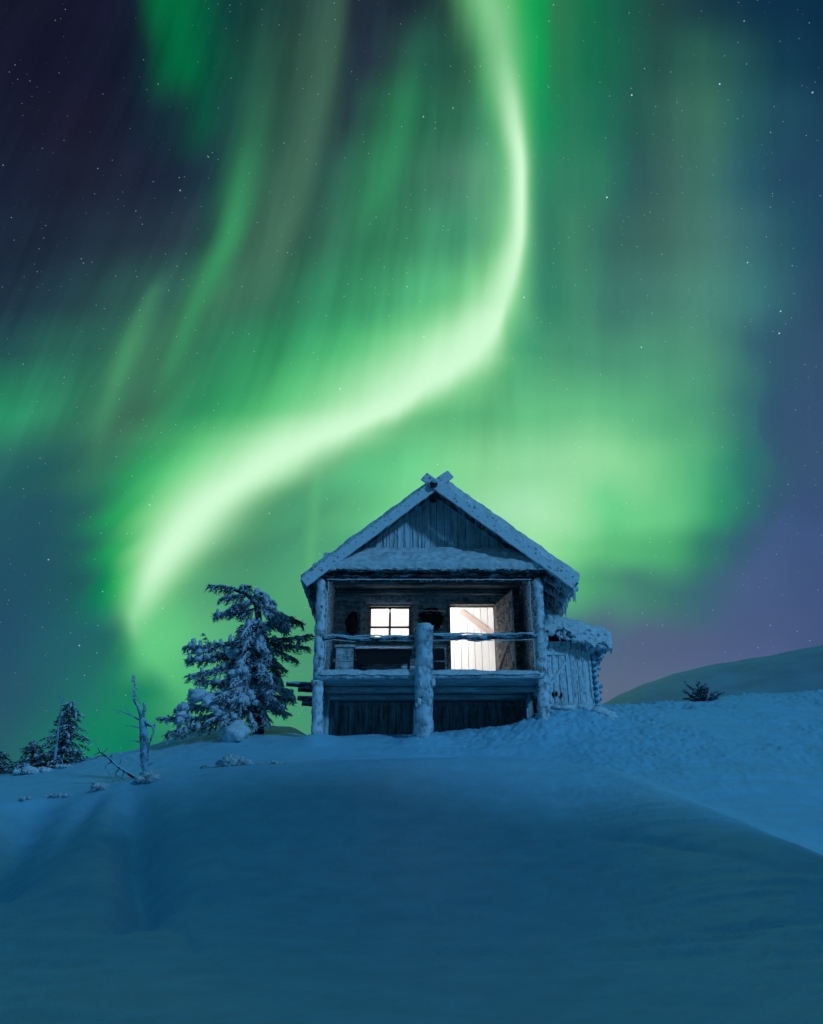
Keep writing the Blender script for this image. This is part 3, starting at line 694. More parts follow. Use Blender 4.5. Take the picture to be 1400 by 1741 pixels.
# railing
mb = MB()
zr = 4.68
def rail(xa, xb, z0, amp, seed, r):
    n = 70
    mb.tube([(xa + (xb - xa) * i / n, 15.93, z0 + amp * mnoise.noise(Vector((i * .07, seed, 0))) + .02 * math.sin(i * .11 + seed)) for i in range(n + 1)], [r * (1 + .25 * mnoise.noise(Vector((i * .15, seed, 5)))) for i in range(n + 1)], 12, .02, 8, seed)
rail(-1.75, 0.05, zr - .01, .03, 1, .052); mb.build('railing', M['rail'], cab, True)
mb = MB(); rail(.30, 2.50, zr + .03, .05, 2, .06)
rl = mb.build('railing', M['rail'], cab, True)
mb = MB()
for xa, xb, z0, sd in ((-1.7, .05, zr + .045, 1), (.4, 2.45, zr + .09, 2), (-1.7, .05, zr - .055, 5), (.4, 2.45, zr - .045, 6)):
    n = 60
    mb.tube([(xa + (xb - xa) * i / n, 15.90, z0 + .03 * mnoise.noise(Vector((i * .08, sd % 4, 0))) + .015 * mnoise.noise(Vector((i * .3, sd, 1)))) for i in range(n + 1)], [(.006 if sd > 4 else .012) + .012 * abs(mnoise.noise(Vector((i * .25, sd, 5)))) for i in range(n + 1)], 7)
mb.build('rail_snow', M['ice'], rl, True)
# deck: boards, snow on the front edge, joists
mb = MB()
for k in range(13): mb.plank((XL - .04, 15.93 + k * .165, 3.90), (XR + .04, 15.93 + k * .165, 3.90), .155, .07, (0, 1, 0), 14, .004)
dk = mb.build('deck', M['under'], cab)
mb = MB(); mb.log((XL - .02, 15.90, 3.90), (XR + .02, 15.90, 3.92), .055, .055, .014, 7)
mb.build('deck_beam', M['post'], dk, True)
mb = MB()
mb.cap((XL + .06, 15.84, 3.955), (XR - .05, 15.84, 3.955), (XR - .05, 16.5, 3.955), (XL + .06, 16.5, 3.955), .075, .03, .10, 110, 12, .035, 3.5, 8, .03)
mb.build('deck_snow', M['ice'], dk, True)
mb = MB()
for pa, pb, r_ in [((XL, yy, 3.80), (XR, yy, 3.80), .05) for yy in (16.55, 17.25)] + [((xx, 15.9, 3.80), (xx, 18.0, 3.80), .07) for xx in (XL - .05, .35, XR + .02)]:
    mb = MB(); mb.log(pa, pb, r_, r_, .01); mb.build('joist', M['under'], dk, True)
# log room wall with openings for window and door
WX0, WX1, WZ0, WZ1 = -.95, -.03, 5.27, 6.02
DX0, DX1, DZ1 = .88, 1.88, 6.06
def log_wall(mb, x0, x1, z0, z1, y, holes=(), rad=.088):
    z = z0 + rad; k = 0
    while z < z1:
        spans = [(x0, x1)]
        for hx0, hx1, hz0, hz1 in holes:
            if hz0 - rad * .5 < z < hz1 + rad * .5:
                ns = []
                for a, b in spans:
                    if hx0 > a: ns.append((a, min(b, hx0)))
                    if hx1 < b: ns.append((max(a, hx1), b))
                spans = ns
        for a, b in spans:
            if b - a > .05: mb.log((a, y, z), (b, y, z), rad, rad, .01, 6, 12, .08, k)
        z += rad * 1.86; k += 1
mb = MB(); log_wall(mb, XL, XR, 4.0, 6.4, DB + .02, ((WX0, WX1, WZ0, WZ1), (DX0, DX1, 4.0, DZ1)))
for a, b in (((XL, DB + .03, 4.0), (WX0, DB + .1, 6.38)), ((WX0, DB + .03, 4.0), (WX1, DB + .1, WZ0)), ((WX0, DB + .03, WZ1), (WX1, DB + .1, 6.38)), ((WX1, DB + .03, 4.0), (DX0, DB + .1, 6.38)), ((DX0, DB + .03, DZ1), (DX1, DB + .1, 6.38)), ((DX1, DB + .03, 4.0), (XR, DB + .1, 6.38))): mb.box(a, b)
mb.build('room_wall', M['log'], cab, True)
# porch cheeks, outer side and back walls
mb = MB()
for xx in (XL + .03, XR - .03):
    mb = MB()
    for z_ in [4.06 + .148 * k for k in range(16)]: mb.log((xx, 16.15, z_), (xx, DB, z_), .08, .08, .01)
    mb.build('porch_side_wall', M['log'], cab, True)
for xx in (XL, XR):
    mb = MB(); z_ = 2.5
    SY0, SY1, SZ0, SZ1 = 18.5, 19.25, 5.15, 5.85
    while z_ < 6.35:
        for ya_, yb_ in (((DB + .1, SY0), (SY1, DE)) if SZ0 - .05 < z_ < SZ1 + .05 else ((DB + .1, DE),)): mb.log((xx, ya_, z_), (xx, yb_, z_), .09, .09, .01, 6, 10, .2)
        z_ += .165
    for a_, b_, c_, d_ in ((DB + .12, SY0, 2.3, 6.3), (SY1, DE, 2.3, 6.3), (SY0, SY1, 2.3, SZ0), (SY0, SY1, SZ1, 6.3)): mb.box((xx - .04, a_, c_), (xx + .04, b_, d_))
    mb.build('side_wall', M['log'], cab, True)
    mb = MB(); sg = 1 if xx > 0 else -1
    for a_, b_, c_, d_ in ((SY0 - .04, SY0 + .02, SZ0, SZ1), (SY1 - .02, SY1 + .04, SZ0, SZ1), (SY0 - .04, SY1 + .04, SZ1, SZ1 + .05), (SY0 - .04, SY1 + .04, SZ0 - .05, SZ0), ((SY0 + SY1) / 2 - .015, (SY0 + SY1) / 2 + .015, SZ0, SZ1)): mb.box((xx - .12, a_, c_), (xx + .12, b_, d_))
    mb.build('side_window', M['frame'], cab)
mb = MB(); log_wall(mb, XL, XR, 2.4, 6.4, DE)
mb.box((XL, DE - .02, 2.3), (XR, DE + .05, 6.7)); mb.add([(XL, DE, 6.0), (XR, DE, 6.0), (AP.x, DE, AP.z - .1)], [(0, 1, 2)])
mb.build('back_wall', M['log'], cab, True)
# lower storey wall under the porch
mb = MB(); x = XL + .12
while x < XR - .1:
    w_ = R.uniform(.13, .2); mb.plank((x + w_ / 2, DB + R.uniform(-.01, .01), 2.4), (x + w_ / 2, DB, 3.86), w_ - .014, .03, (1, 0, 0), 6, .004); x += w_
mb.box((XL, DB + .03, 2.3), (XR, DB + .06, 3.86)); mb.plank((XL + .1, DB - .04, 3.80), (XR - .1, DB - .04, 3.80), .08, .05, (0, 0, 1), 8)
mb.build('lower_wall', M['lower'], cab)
for xx, yy, r in ((-1.74, 16.9, .07), (-1.66, DB - .1, .08), (2.42, 17.0, .08), (2.44, DB - .1, .08)):
    mb = MB(); mb.log((xx, yy, 2.4), (xx, yy, 3.86), r, r, .015, 8, 10, .05); mb.log((xx - r * .7, yy - r * .8, 2.5), (xx - r * .7, yy - r * .8, 3.5), .012, .016, .006, 9, 6, .04, 3, 1)
    mb.build('support_post', [M['lower'], M['ice']], cab, True)
# beam ends sticking out at left
mb = MB()
for z0, xe, yy in ((3.86, -2.50, 16.35), (3.79, -2.28, 16.5), (3.58, -2.26, 16.35), (3.50, -2.18, 16.45)):
    mb = MB(); mb.log((xe, yy, z0), (XL + .1, yy, z0 - .02), .05, .06, .012, 8)
    mb.build('beam_end', M['dark'], cab, True)
# window
mb = MB(); y_ = DB - .09
for a, b in (((WX0 - .05, y_, WZ1), (WX1 + .05, y_ + .2, WZ1 + .045)), ((WX0 - .05, y_, WZ0 - .045), (WX1 + .05, y_ + .2, WZ0)), ((WX0 - .05, y_ + .003, WZ0), (WX0, y_ + .197, WZ1)), ((WX1, y_ + .003, WZ0), (WX1 + .05, y_ + .197, WZ1))): mb.box(a, b)
win = mb.build('window', M['frame'], cab)
mb = MB(); xm = (WX0 + WX1) / 2; zm = WZ0 + (WZ1 - WZ0) * .36
mb.box((xm - .023, y_ + .06, WZ0), (xm + .023, y_ + .09, WZ1)); mb.box((WX0, y_ + .057, zm - .02), (WX1, y_ + .087, zm + .02))
for a, b in (((WX0, y_ + .062, WZ0), (WX0 + .03, y_ + .092, WZ1)), ((WX1 - .03, y_ + .062, WZ0), (WX1, y_ + .092, WZ1)), ((WX0 + .03, y_ + .062, WZ1 - .03), (WX1 - .03, y_ + .092, WZ1)), ((WX0 + .03, y_ + .062, WZ0), (WX1 - .03, y_ + .092, WZ0 + .03))): mb.box(a, b)
mb.build('glazing_bars', M['bar'], win)
mb = MB(); mb.box((WX0, y_ + .10, WZ0), (WX1, y_ + .104, WZ1)); mb.build('pane', M['glass'], win)
mb = MB()
for k in range(34):
    t = k / 33; mb.blob((WX0 - .04 + t * 1.0, y_ - .01, WZ1 + .07 + .03 * mnoise.noise(Vector((k * .3, 0, 0)))), R.uniform(.018, .035), (1.4, .8, .8), .4, 2, 2, k)
mb.build('frost_edge', M['ice'], win, True)
mb = MB()
mb.plank((WX0 - .1, DB - .13, WZ0 - .07), (WX1 + .1, DB - .13, WZ0 - .07), .12, .04, (0, 1, 0), 10); mb.build('sill', M['dark'], win)
# boards around window and door
mb = MB()
for xx, w_ in ((WX0 - .14, .13), (WX1 + .14, .13)): mb.plank((xx, DB - .12, 5.0), (xx, DB - .12, 6.22), w_, .03, (1, 0, 0))
mb.plank((WX0 - .2, DB - .125, WZ1 + .15), (WX1 + .2, DB - .125, WZ1 + .15), .13, .03, (0, 0, 1))
mb.build('window_surround', M['log'], win)
# door
mb = MB()
mb.box((DX0 - .07, DB - .1, 4.0), (DX0, DB + .12, DZ1)); mb.box((DX1, DB - .1, 4.0), (DX1 + .07, DB + .12, DZ1)); mb.box((DX0 - .07, DB - .103, DZ1), (DX1 + .07, DB + .117, DZ1 + .07))
mb.box((DX0, DB - .08, 3.98), (DX1, DB + .1, 4.03))
df = mb.build('door_frame', M['frame'], cab)
mb = MB()
h0 = Vector((DX1 + .02, DB - .11, 0)); dv = Vector((.27, -.93, 0)); L = 1.0; dvn = dv.normalized()
for k in range(7):
    c = h0 + dvn * (L * (k + .5) / 7); mb.plank(c + Vector((0, 0, 4.08)), c + Vector((0, 0, 6.03)), L / 7 - .01, .04, dvn, 14, .004)
dr = mb.build('door', M['doorwood'], cab)
nrm_ = Vector((-dvn.y, dvn.x, 0)); nrm_ = nrm_ if nrm_.x < 0 else -nrm_
for z0 in (4.4, 5.1, 5.75):
    mb = MB(); mb.plank(h0 + dvn * .04 + nrm_ * .04 + Vector((0, 0, z0)), h0 + dvn * .96 + nrm_ * .04 + Vector((0, 0, z0)), .11, .03, (0, 0, 1)); mb.build('ledge', M['doorwood'], dr)
mb = MB(); mb.plank(h0 + dvn * .06 + nrm_ * .045 + Vector((0, 0, 4.45)), h0 + dvn * .94 + nrm_ * .045 + Vector((0, 0, 5.1)), .1, .03, (0, 0, 1))
mb.build('brace', M['doorwood'], dr)
mb = MB()
for k in range(70):
    c = h0 + dvn * R.uniform(.05, 1.0) + Vector((0, 0, R.uniform(4.1, 6.05))) + nrm_ * .04
    mb.blob(c, R.uniform(.008, .022), (.8, .8, 1.7), .5, 2.5, 2, k)
c = h0 + dvn * 1.0
mb.tube([c + Vector((R.uniform(-.01, .01), 0, 4.06 + 2.0 * i / 40)) for i in range(41)], [R.uniform(.008, .02) for i in range(41)], 6)
mb.build('frost', M['ice'], dr, True)
# the bright plank room inside
mb = MB()
ya, yb = DB + .13, DE - .15; xa, xb = XL + .14, XR - .14; za, zb_ = 4.0, 6.62
mb.box((xa, ya, za - .04), (xb, yb, za)); mb.box((xa, ya, zb_), (xb, yb, zb_ + .04))
for x0_, x1_ in ((xa - .03, xa), (xb, xb + .03)):
    for a_, b_, c_, d_ in ((ya, SY0, za, zb_), (SY1, yb, za, zb_), (SY0, SY1, za, SZ0), (SY0, SY1, SZ1, zb_)): mb.box((x0_, a_, c_), (x1_, b_, d_))
x = xa
while x < xb: mb.plank((x + .09, yb, za), (x + .09, yb, zb_), .172, .03, (1, 0, 0), 3); x += .18
# inner front lining with the same openings
for a, b in (((xa, ya, za), (WX0, ya + .02, zb_)), ((WX0, ya, za), (WX1, ya + .02, WZ0)), ((WX0, ya, WZ1), (WX1, ya + .02, zb_)), ((WX1, ya, za), (DX0, ya + .02, zb_)), ((DX0, ya, DZ1), (DX1, ya + .02, zb_)), ((DX1, ya, za), (xb, ya + .02, zb_))): mb.box(a, b)
mb.build('interior_room', M['pale'], cab)
# a ledged partition seen through the door
mb = MB(); yp = 19.3
for k in range(9): mb.plank((.95 + k * .165, yp, 4.0), (.95 + k * .165, yp, 6.5), .156, .03, (1, 0, 0), 3)
mb.box((.85, yp + .02, 4.0), (2.4, yp + .04, 6.55), 0)
mb.plank((1.2, yp - .035, 6.35), (2.15, yp - .035, 5.62), .13, .03, (0, 0, 1), mi=1); mb.plank((.9, yp - .03, 6.5), (2.35, yp - .03, 6.5), .1, .03, (0, 0, 1), mi=1)
mb.build('inner_door', [M['pale'], M['tan']], cab)
# right eave: rafter tails, boards and rime icicles
mb = MB()
def eave(t):   # along the right eave, t = distance
    return Vector((ERX, t, ERZ))
for k in range(12):
    yy = 15.95 + k * .48
    mb = MB(); mb.plank((XR + .1, yy, rx(XR + .1) - .12), (ERX - .02, yy, ERZ - .06), .08, .09, (0, 1, 0), 4, .006)
    mb.build('rafter', M['post'], cab)
mb = MB()
for k in range(150):
    yy = 15.85 + R.random() ** 1.3 * 5.5; xx = ERX + R.uniform(-.35, .02); z0 = rx(xx) - .06
    L = R.uniform(.10, .36) * (1.1 if xx > ERX - .12 else .7)
    mb.tube([(xx, yy, z0), (xx + R.uniform(-.01, .01), yy, z0 - L * .5), (xx + R.uniform(-.015, .015), yy, z0 - L)], [R.uniform(.022, .04), R.uniform(.014, .026), .004], 7, .006, 12, k)
for k in range(80):
    yy = 15.85 + R.random() * 5; mb.blob((ERX + R.uniform(-.05, .03), yy, ERZ - .02 + R.uniform(-.05, .03)), R.uniform(.04, .09), (.9, 1.1, .9), .5, 2, 2, k)
mb.build('icicles', M['ice'], cab, True)
mb = MB()
for k in range(40):
    yy = 15.9 + R.random() * 5.2; xx = ELX + R.uniform(0, .12); z0 = rx(xx) - .05
    L = R.uniform(.04, .12); mb.tube([(xx, yy, z0), (xx, yy, z0 - L * .5), (xx, yy, z0 - L)], [.018, .011, .003], 6)
mb.build('icicles', M['ice'], cab, True)
for yy in [15.95 + .48 * k for k in range(12)]:
    mb = MB(); mb.plank((XL - .05, yy, rx(XL - .05) - .10), (ELX + .03, yy, ELZ - .05), .07, .08, (0, 1, 0), 3)
    mb.build('rafter', M['roofunder'], cab)

# annex at the right side
ax0, ax1, ay0, ay1 = 2.66, 3.80, 17.1, 19.6
mb = MB(); x = ax0
while x < ax1 - .02:
    w_ = min(R.uniform(.10, .15), ax1 - x)
    mb.plank((x + w_ / 2, ay0 + R.uniform(-.012, .012), 3.2), (x + w_ / 2, ay0, 4.95), w_ - .012, .035, (1, 0, 0), 18, .006); x += w_
mb.box((ax0, ay0 + .03, 3.0), (ax1, ay0 + .07, 4.95)); mb.box((ax1 - .07, ay0 + .07, 3.0), (ax1 - .03, ay1, 4.85)); mb.box((ax0, ay1 - .04, 3.0), (ax1 - .07, ay1, 4.9))
an = mb.build('annex', M['annex'], cab)
mb = MB()
a = Vector((2.62, 0, 5.28)); e = Vector((4.12, 0, 4.86)); d = e - a
for k in range(9):
    c = a.lerp(e, (k + .5) / 9); mb.plank(c + Vector((0, 16.82, 0)), c + Vector((0, 19.8, 0)), d.length / 9 - .01, .05, d, 12)
mb.build('annex_roof', M['roofunder'], an)
mb = MB(); n = Vector((-d.z, 0, d.x)).normalized(); t0 = n * .03
mb.cap(a + t0 + Vector((0, 16.78, 0)), e + t0 + Vector((0, 16.78, 0)), e + t0 + Vector((0, 19.8, 0)), a + t0 + Vector((0, 19.8, 0)), .30, .07, .26, 60, 60, .05, 3.4, 2, .14)
for k in range(190):
    t = R.random(); c = a.lerp(e, t) + Vector((0, 16.76 + R.uniform(-.02, .1), R.uniform(-.18, .14)))
    mb.blob(c, R.uniform(.018, .05), (1.3, 1, .9), .5, 2.2, 2, k)
for k in range(160):
    c = e + Vector((R.uniform(-.04, .05), 16.8 + R.random() * 2.6, R.uniform(-.12, .12))); mb.blob(c, R.uniform(.02, .055), (1, 1.2, 1), .5, 2.2, 2, k)
mb.build('annex_snow', M['ice'], an, True)
mb = MB()
for k in range(80):
    t = R.random(); c = a.lerp(e, t) + Vector((0, 16.8 + R.uniform(-.02, .12), -.05)); L = R.uniform(.05, .18) * (1.6 if R.random() < .15 else 1)
    mb.tube([c, c + Vector((R.uniform(-.01, .01), 0, -L * .5)), c + Vector((0, 0, -L))], [.026, .017, .003], 6, .004, 10, k)
for k in range(46):     # frozen runs down the boards
    xx = R.uniform(ax0 + .3, ax1 - .03); z1 = 4.9 - R.uniform(0, .2); z0 = R.uniform(3.3, 4.2)
    n_ = 24; mb.tube([(xx + .012 * mnoise.noise(Vector((i * .3, k, 0))), ay0 - .025, z1 + (z0 - z1) * i / n_) for i in range(n_ + 1)], [R.uniform(.010, .026) for i in range(n_ + 1)], 7, .008, 12, k)
mb.build('icicles', M['ice'], an, True)
mb = MB(); z_ = 3.15; k = 0
while z_ < 4.85:        # crossed log ends at the corner
    l_ = R.uniform(.10, .22)
    mb.log((ax1 - .1, ay0 + .1, z_), (ax1 + l_, ay0 + .1, z_), .06, .05, .025, 11, 10, .03, k)
    mb.log((ax1 + .05, ay0 - .06, z_ + .06), (ax1 + .05, ay1, z_ + .06), .05, .05, .02, 11, 10, .08, k + 9)
    z_ += .125; k += 1
mb.log((ax1 - .1, ay0 - .05, 4.80), (ax1 + .32, ay0 - .05, 4.76), .09, .08, .02, 8)
mb.log((ax1 - .1, ay0 + .3, 4.70), (ax1 + .30, ay0 + .3, 4.66), .07, .06, .02, 8)
mb.build('log_ends', M['ends'], an, True)
mb = MB()
mb.plank((2.78, ay0 - .05, 3.85), (3.24, ay0 - .05, 4.48), .05, .04, (0, 0, 1)); mb.plank((3.28, ay0 - .05, 3.3), (3.28, ay0 - .05, 4.75), .06, .035, (1, 0, 0)); mb.plank((2.7, ay0 - .055, 4.68), (3.3, ay0 - .055, 4.68), .07, .035, (0, 0, 1))
mb.build('brace', M['annex'], an)
mb = MB()                # rime-caked corner between cabin and annex
for k in range(150):
    zz_ = R.uniform(3.1, 5.3); mb.blob((2.72 + R.uniform(-.10, .14), 16.9 + R.uniform(-.1, .2), zz_), R.uniform(.03, .08), (.9, .8, 1.5), .5, 2.4, 2, k)
for k in range(60):
    t = R.random(); mb.blob((2.75 + .5 * t, 16.95, 5.55 - t * .35 + R.uniform(-.2, .1)), R.uniform(.04, .09), (1, .8, 1.3), .6, 2.4, 2, k)
mb.build('rime_crust', M['ice'], an, True)
for (xx, zz_) in ((2.86, 3.84), (2.93, 3.80), (3.00, 3.82), (3.10, 3.79), (2.78, 3.6)):
    mb = MB(); mb.blob((xx, ay0 - .07, zz_), .035, (.8, .6, 1.5), .3, 2, 2, 1); mb.build('knot_hole', M['sack'], an, True)
# snow banked against the walls
mb = MB()
for k in range(70):
    xx = R.uniform(2.6, 4.05); yy = 16.9 + R.uniform(-.25, .1); mb.blob((xx, yy, gz(xx, yy) + R.uniform(-.03, .05)), R.uniform(.05, .11), (1.4, 1, .6), .5, 2.5, 2, k)
tag(mb.build('snow_bank', M['ice'], None, True), 'rough bank of bright snow at the foot of the icy annex wall', 'snow bank')

# ------------------------------------------------------------------ things on the porch
lamp = empty('lantern', (-.50, 18.4, 6.30), 'glowing lantern that lights the room inside the cabin', 'lantern')
mb = MB(); mb.tube([(-.50, 18.4, 6.6), (-.50, 18.4, 6.42)], .006, 6); mb.tube([(-.50, 18.4, 6.43), (-.50, 18.4, 6.40), (-.50, 18.4, 6.38)], [.02, .07, .08], 14); mb.build('lamp_cap', M['bar'], lamp)
mL, N, b = mat('lamp_bulb'); b.inputs['Emission Color'].default_value = (1, .86, .76, 1); b.inputs['Emission Strength'].default_value = 40
mb = MB(); mb.blob((-.50, 18.4, 6.30), .06, (1, 1, 1.2), 0, 1, 3); mb.build('bulb', mL, lamp, True)
pl = bpy.data.lights.new('lamp_light', 'POINT'); pl.energy = 190; pl.color = (1.0, .965, .94); pl.shadow_soft_size = .12
po = bpy.data.objects.new('lamp_light', pl); COL.objects.link(po); po.parent = lamp; po.location = (0, -.02, -.16)

def sack(x, z, w, h_, lab, cat, nm, yy=DB - .16):
    o = empty(nm, (x, yy, z), lab, cat)
    mb = MB(); mb.blob((x, yy - .02, z - h_ * .5), 1, (w / 2, .09, h_ / 2), .35, 1.8, 3, int(x * 10)); mb.blob((x + w * .05, yy - .01, z - h_ * .08), 1, (w * .32, .07, h_ * .16), .3, 2, 2, 3)
    mb.build('bag', M['sack'], o, True)
    mb = MB(); mb.tube([(x - w * .3, yy - .07, z - h_ * .22), (x, yy - .10, z - h_ * .25), (x + w * .3, yy - .07, z - h_ * .22)], .008, 6); mb.tube([(x, yy + .03, z + .1), (x, yy, z)], .01, 5)
    mb.build('strap', M['frame'], o, True)
    return o
sack(P(600, 1045, 17.84).x, zat(1043, 17.84), .27, .52, 'black bag with a pale strap hanging on the wall left of the window', 'bag', 'bag')
o = sack(P(733, 1040, 17.8).x, zat(1036, 17.8), .58, .5, 'wide black pack with a snow rim hanging between window and door', 'pack', 'pack')
mb = MB(); xx = P(733, 1040, 17.8).x; zz_ = zat(1036, 17.8)
for k in range(30):
    t = k / 29; mb.blob((xx - .3 + .6 * t, DB - .25, zz_ - .05 + .03 * mnoise.noise(Vector((k * .3, 5, 0)))), R.uniform(.01, .022), (1.6, 1, .7), .4, 2, 2, k)
mb.build('snow_rim', M['ice'], o, True)
# table under the window
tx0, tx1, ty0, ty1, tz = P(606, 1100, 17.4).x, P(700, 1100, 17.4).x, 17.25, 17.75, zat(1103, 17.3)
o = empty('table', ((tx0 + tx1) / 2, 17.5, 4.0), 'dark wooden table with a wavy snow edge below the lit window', 'table')
mb = MB(); mb.box((tx0, ty0, tz - .05), (tx1, ty1, tz)); mb.box((tx0 + .04, ty0 + .03, tz - .33), (tx1 - .04, ty0 + .06, tz - .05)); mb.build('tabletop', M['sack'], o)
for xx in (tx0 + .06, tx1 - .06):
    for yy in (ty0 + .09, ty1 - .06): mb = MB(); mb.box((xx - .03, yy - .03, 3.98), (xx + .03, yy + .03, tz - .05)); mb.build('leg', M['sack'], o)
mb = MB(); mb.cap((tx0, ty0, tz + .003), (tx1, ty0, tz + .003), (tx1, ty1, tz + .003), (tx0, ty1, tz + .003), .05, .02, .06, 50, 10, .03, 4, 5, .02); mb.build('snow_cover', M['ice'], o, True)
# crate between post and door
cx0, cx1 = P(736, 1110, 17.2).x, P(757, 1110, 17.2).x; z1 = zat(1102, 17.2); z0 = zat(1125, 17.2)
o = empty('crate', ((cx0 + cx1) / 2, 17.3, 4.0), 'small dark crate with a frosted rim on the deck left of the door', 'crate')
mb = MB(); mb.box((cx0, 17.2, 3.99), (cx1, 17.5, z1)); mb.build('crate_body', M['sack'], o)
mb = MB()
for p, q in (((cx0, z1), (cx1, z1)), ((cx1, z1), (cx1, z0)), ((cx0, z0), (cx1, z0))): mb.tube([(p[0], 17.19, p[1]), ((p[0] + q[0]) / 2, 17.185, (p[1] + q[1]) / 2), (q[0], 17.19, q[1])], .012, 6)
mb.build('rim', M['frame'], o, True)
# chest at left
cx0, cx1 = P(572, 1100, 17.2).x, P(601, 1100, 17.2).x; z1 = zat(1097, 17.2)
o = empty('chest', ((cx0 + cx1) / 2, 17.35, 4.0), 'frosted wooden chest in the left corner of the porch', 'chest')
mb = MB()
for k in range(5): mb.plank((cx0, 17.2, 4.05 + k * .14), (cx1, 17.2, 4.05 + k * .14), .13, .03, (0, 0, 1), 6)
mb.box((cx0, 17.22, 3.99), (cx1, 17.6, z1 - .06)); mb.build('box', M['log'], o)
mb = MB(); mb.plank((cx0 - .03, 17.4, z1 - .02), (cx1 + .03, 17.4, z1 - .02), .46, .05, (0, 1, 0)); mb.build('lid', M['log'], o)
# ------------------------------------------------------------------ trees
def sprig(mbn, mbs, p, d, L, R_, dens=1.0, snow=.5, fl=1.0):
    """a drooping twig: needles as many small blades, maybe snow on its back"""
    d = d.normalized(); side = d.cross(Vector((0, 0, 1)))
    if side.length < .05: side = Vector((1, 0, 0))
    side.normalize(); up = side.cross(d).normalized()
    n = max(4, int(L / .022 * dens))
    for i in range(n):
        t = i / n; c = p + d * L * t + Vector((0, 0, -.35 * L * t * t))
        for sgn in (-1, 1):
            nd = (d * R_.uniform(.4, 1.0) + side * sgn * R_.uniform(.5, 1.1) + up * R_.uniform(-.45, .5)).normalized()
            ln = R_.uniform(.04, .085) * fl; w = R_.uniform(.008, .015) * fl
            wv = nd.cross(Vector((R_.uniform(-1, 1), R_.uniform(-1, 1), R_.uniform(-1, 1)))).normalized() * w
            q_ = R_.random(); mi = 2 if q_ < snow * .45 + .05 else (1 if q_ < snow * .7 + .25 else 0)
            mbn.add([c - wv, c + wv, c + nd * ln + wv * .3, c + nd * ln - wv * .3], [(0, 1, 2, 3)], mi)
    if R_.random() < snow:      # snow lying along the twig and sagging with it
        rr0 = R_.uniform(.012, .024) * fl; a_, b_ = R_.uniform(0, .2), R_.uniform(.6, 1)
        mbs.tube([p + d * L * t + Vector((0, 0, -.35 * L * t * t + .012)) for t in (a_, a_ * .6 + b_ * .4, a_ * .3 + b_ * .7, b_)], [rr0 * .7, rr0 * 1.2, rr0, rr0 * .4], 6, .006, 22, R_.randint(0, 50))
    if R_.random() < snow * .12:
        t = R_.uniform(.25, .7); c = p + d * L * t + Vector((0, 0, -.35 * L * t * t + .02))
        mbs.blob(c, R_.uniform(.018, .045) * fl, (1.2, 1.0, .8), .6, 2.4, 2, R_.randint(0, 99))
def path(pts, n):
    xs = np.arange(len(pts)); return [Vector(v) for v in cubic(xs, np.array([tuple(p) for p in pts]), np.linspace(0, len(pts) - 1, n))]

# the big wind-bent spruce beside the cabin
TD = 17.4
RT = random.Random(5)
base = P(437, 1240, TD)
tr = empty('spruce_tree', (base.x, TD, gz(base.x, TD)), 'tall wind-bent spruce loaded with snow clumps, left of the cabin', 'tree')
mbt, mbn, mbs = MB(), MB(), MB()
trunk_px = [(440, 1250), (438, 1200), (434, 1150), (435, 1100), (440, 1060), (437, 1032), (424, 1014), (402, 1003), (378, 997), (354, 995)]
tp = path([P(x, y, TD) for x, y in trunk_px], 60)
mbt.tube(tp, [.11 * (1 - i / 62) ** .8 + .006 for i in range(60)], 10, .012, 8, 1)
def branch(pxs, depth, r0=.03, tw=1.0, snow=.5, spread=.16, clump=0, L=(.10, .24)):
    snow = min(.95, snow + .15)
    n = len(pxs)
    pts = [P(x, y, TD + depth * (i / max(1, n - 1))) for i, (x, y) in enumerate(pxs)]
    pl = path(pts, 14); mbt.tube(pl, [r0 * (1 - i / 15) + .004 for i in range(14)], 6, .003, 8)
    length = sum((pl[i + 1] - pl[i]).length for i in range(13))
    k = int(length / .015 * tw)
    if snow >= .4: mbs.tube([q + Vector((0, 0, .02)) for q in pl[3:]], [RT.uniform(.018, .042) * (1 - i / 14) + .008 for i in range(11)], 8, .018, 9, RT.randint(0, 50))
    for j in range(k):
        t = (.12 + .88 * (j + RT.random()) / k) * 12.99; i = int(t); p = pl[i].lerp(pl[i + 1], t - i)
        dd = (pl[i + 1] - pl[i]).normalized(); ang = RT.uniform(0, 2 * math.pi)
        sd = dd.cross(Vector((0, 0, 1))).normalized()
        v = dd * RT.uniform(.2, 1.0) + sd * RT.uniform(-1, 1) + Vector((0, 0, RT.uniform(-1.3, .25)))
        sprig(mbn, mbs, p, v, RT.uniform(*L) * (1.15 - .5 * t / 13), RT, 1.0, snow)
    for j in range(int(clump * 1.3)):
        t = RT.uniform(.25, .95) * 12.99; i = int(t); p = pl[i].lerp(pl[i + 1], t - i) + Vector((RT.uniform(-.06, .06), RT.uniform(-.16, .12), RT.uniform(-.03, .07)))
        mbs.blob(p, RT.uniform(.025, .06), (.9, .9, RT.uniform(.9, 2.2)), .7, 2.6, 3, RT.randint(0, 99))
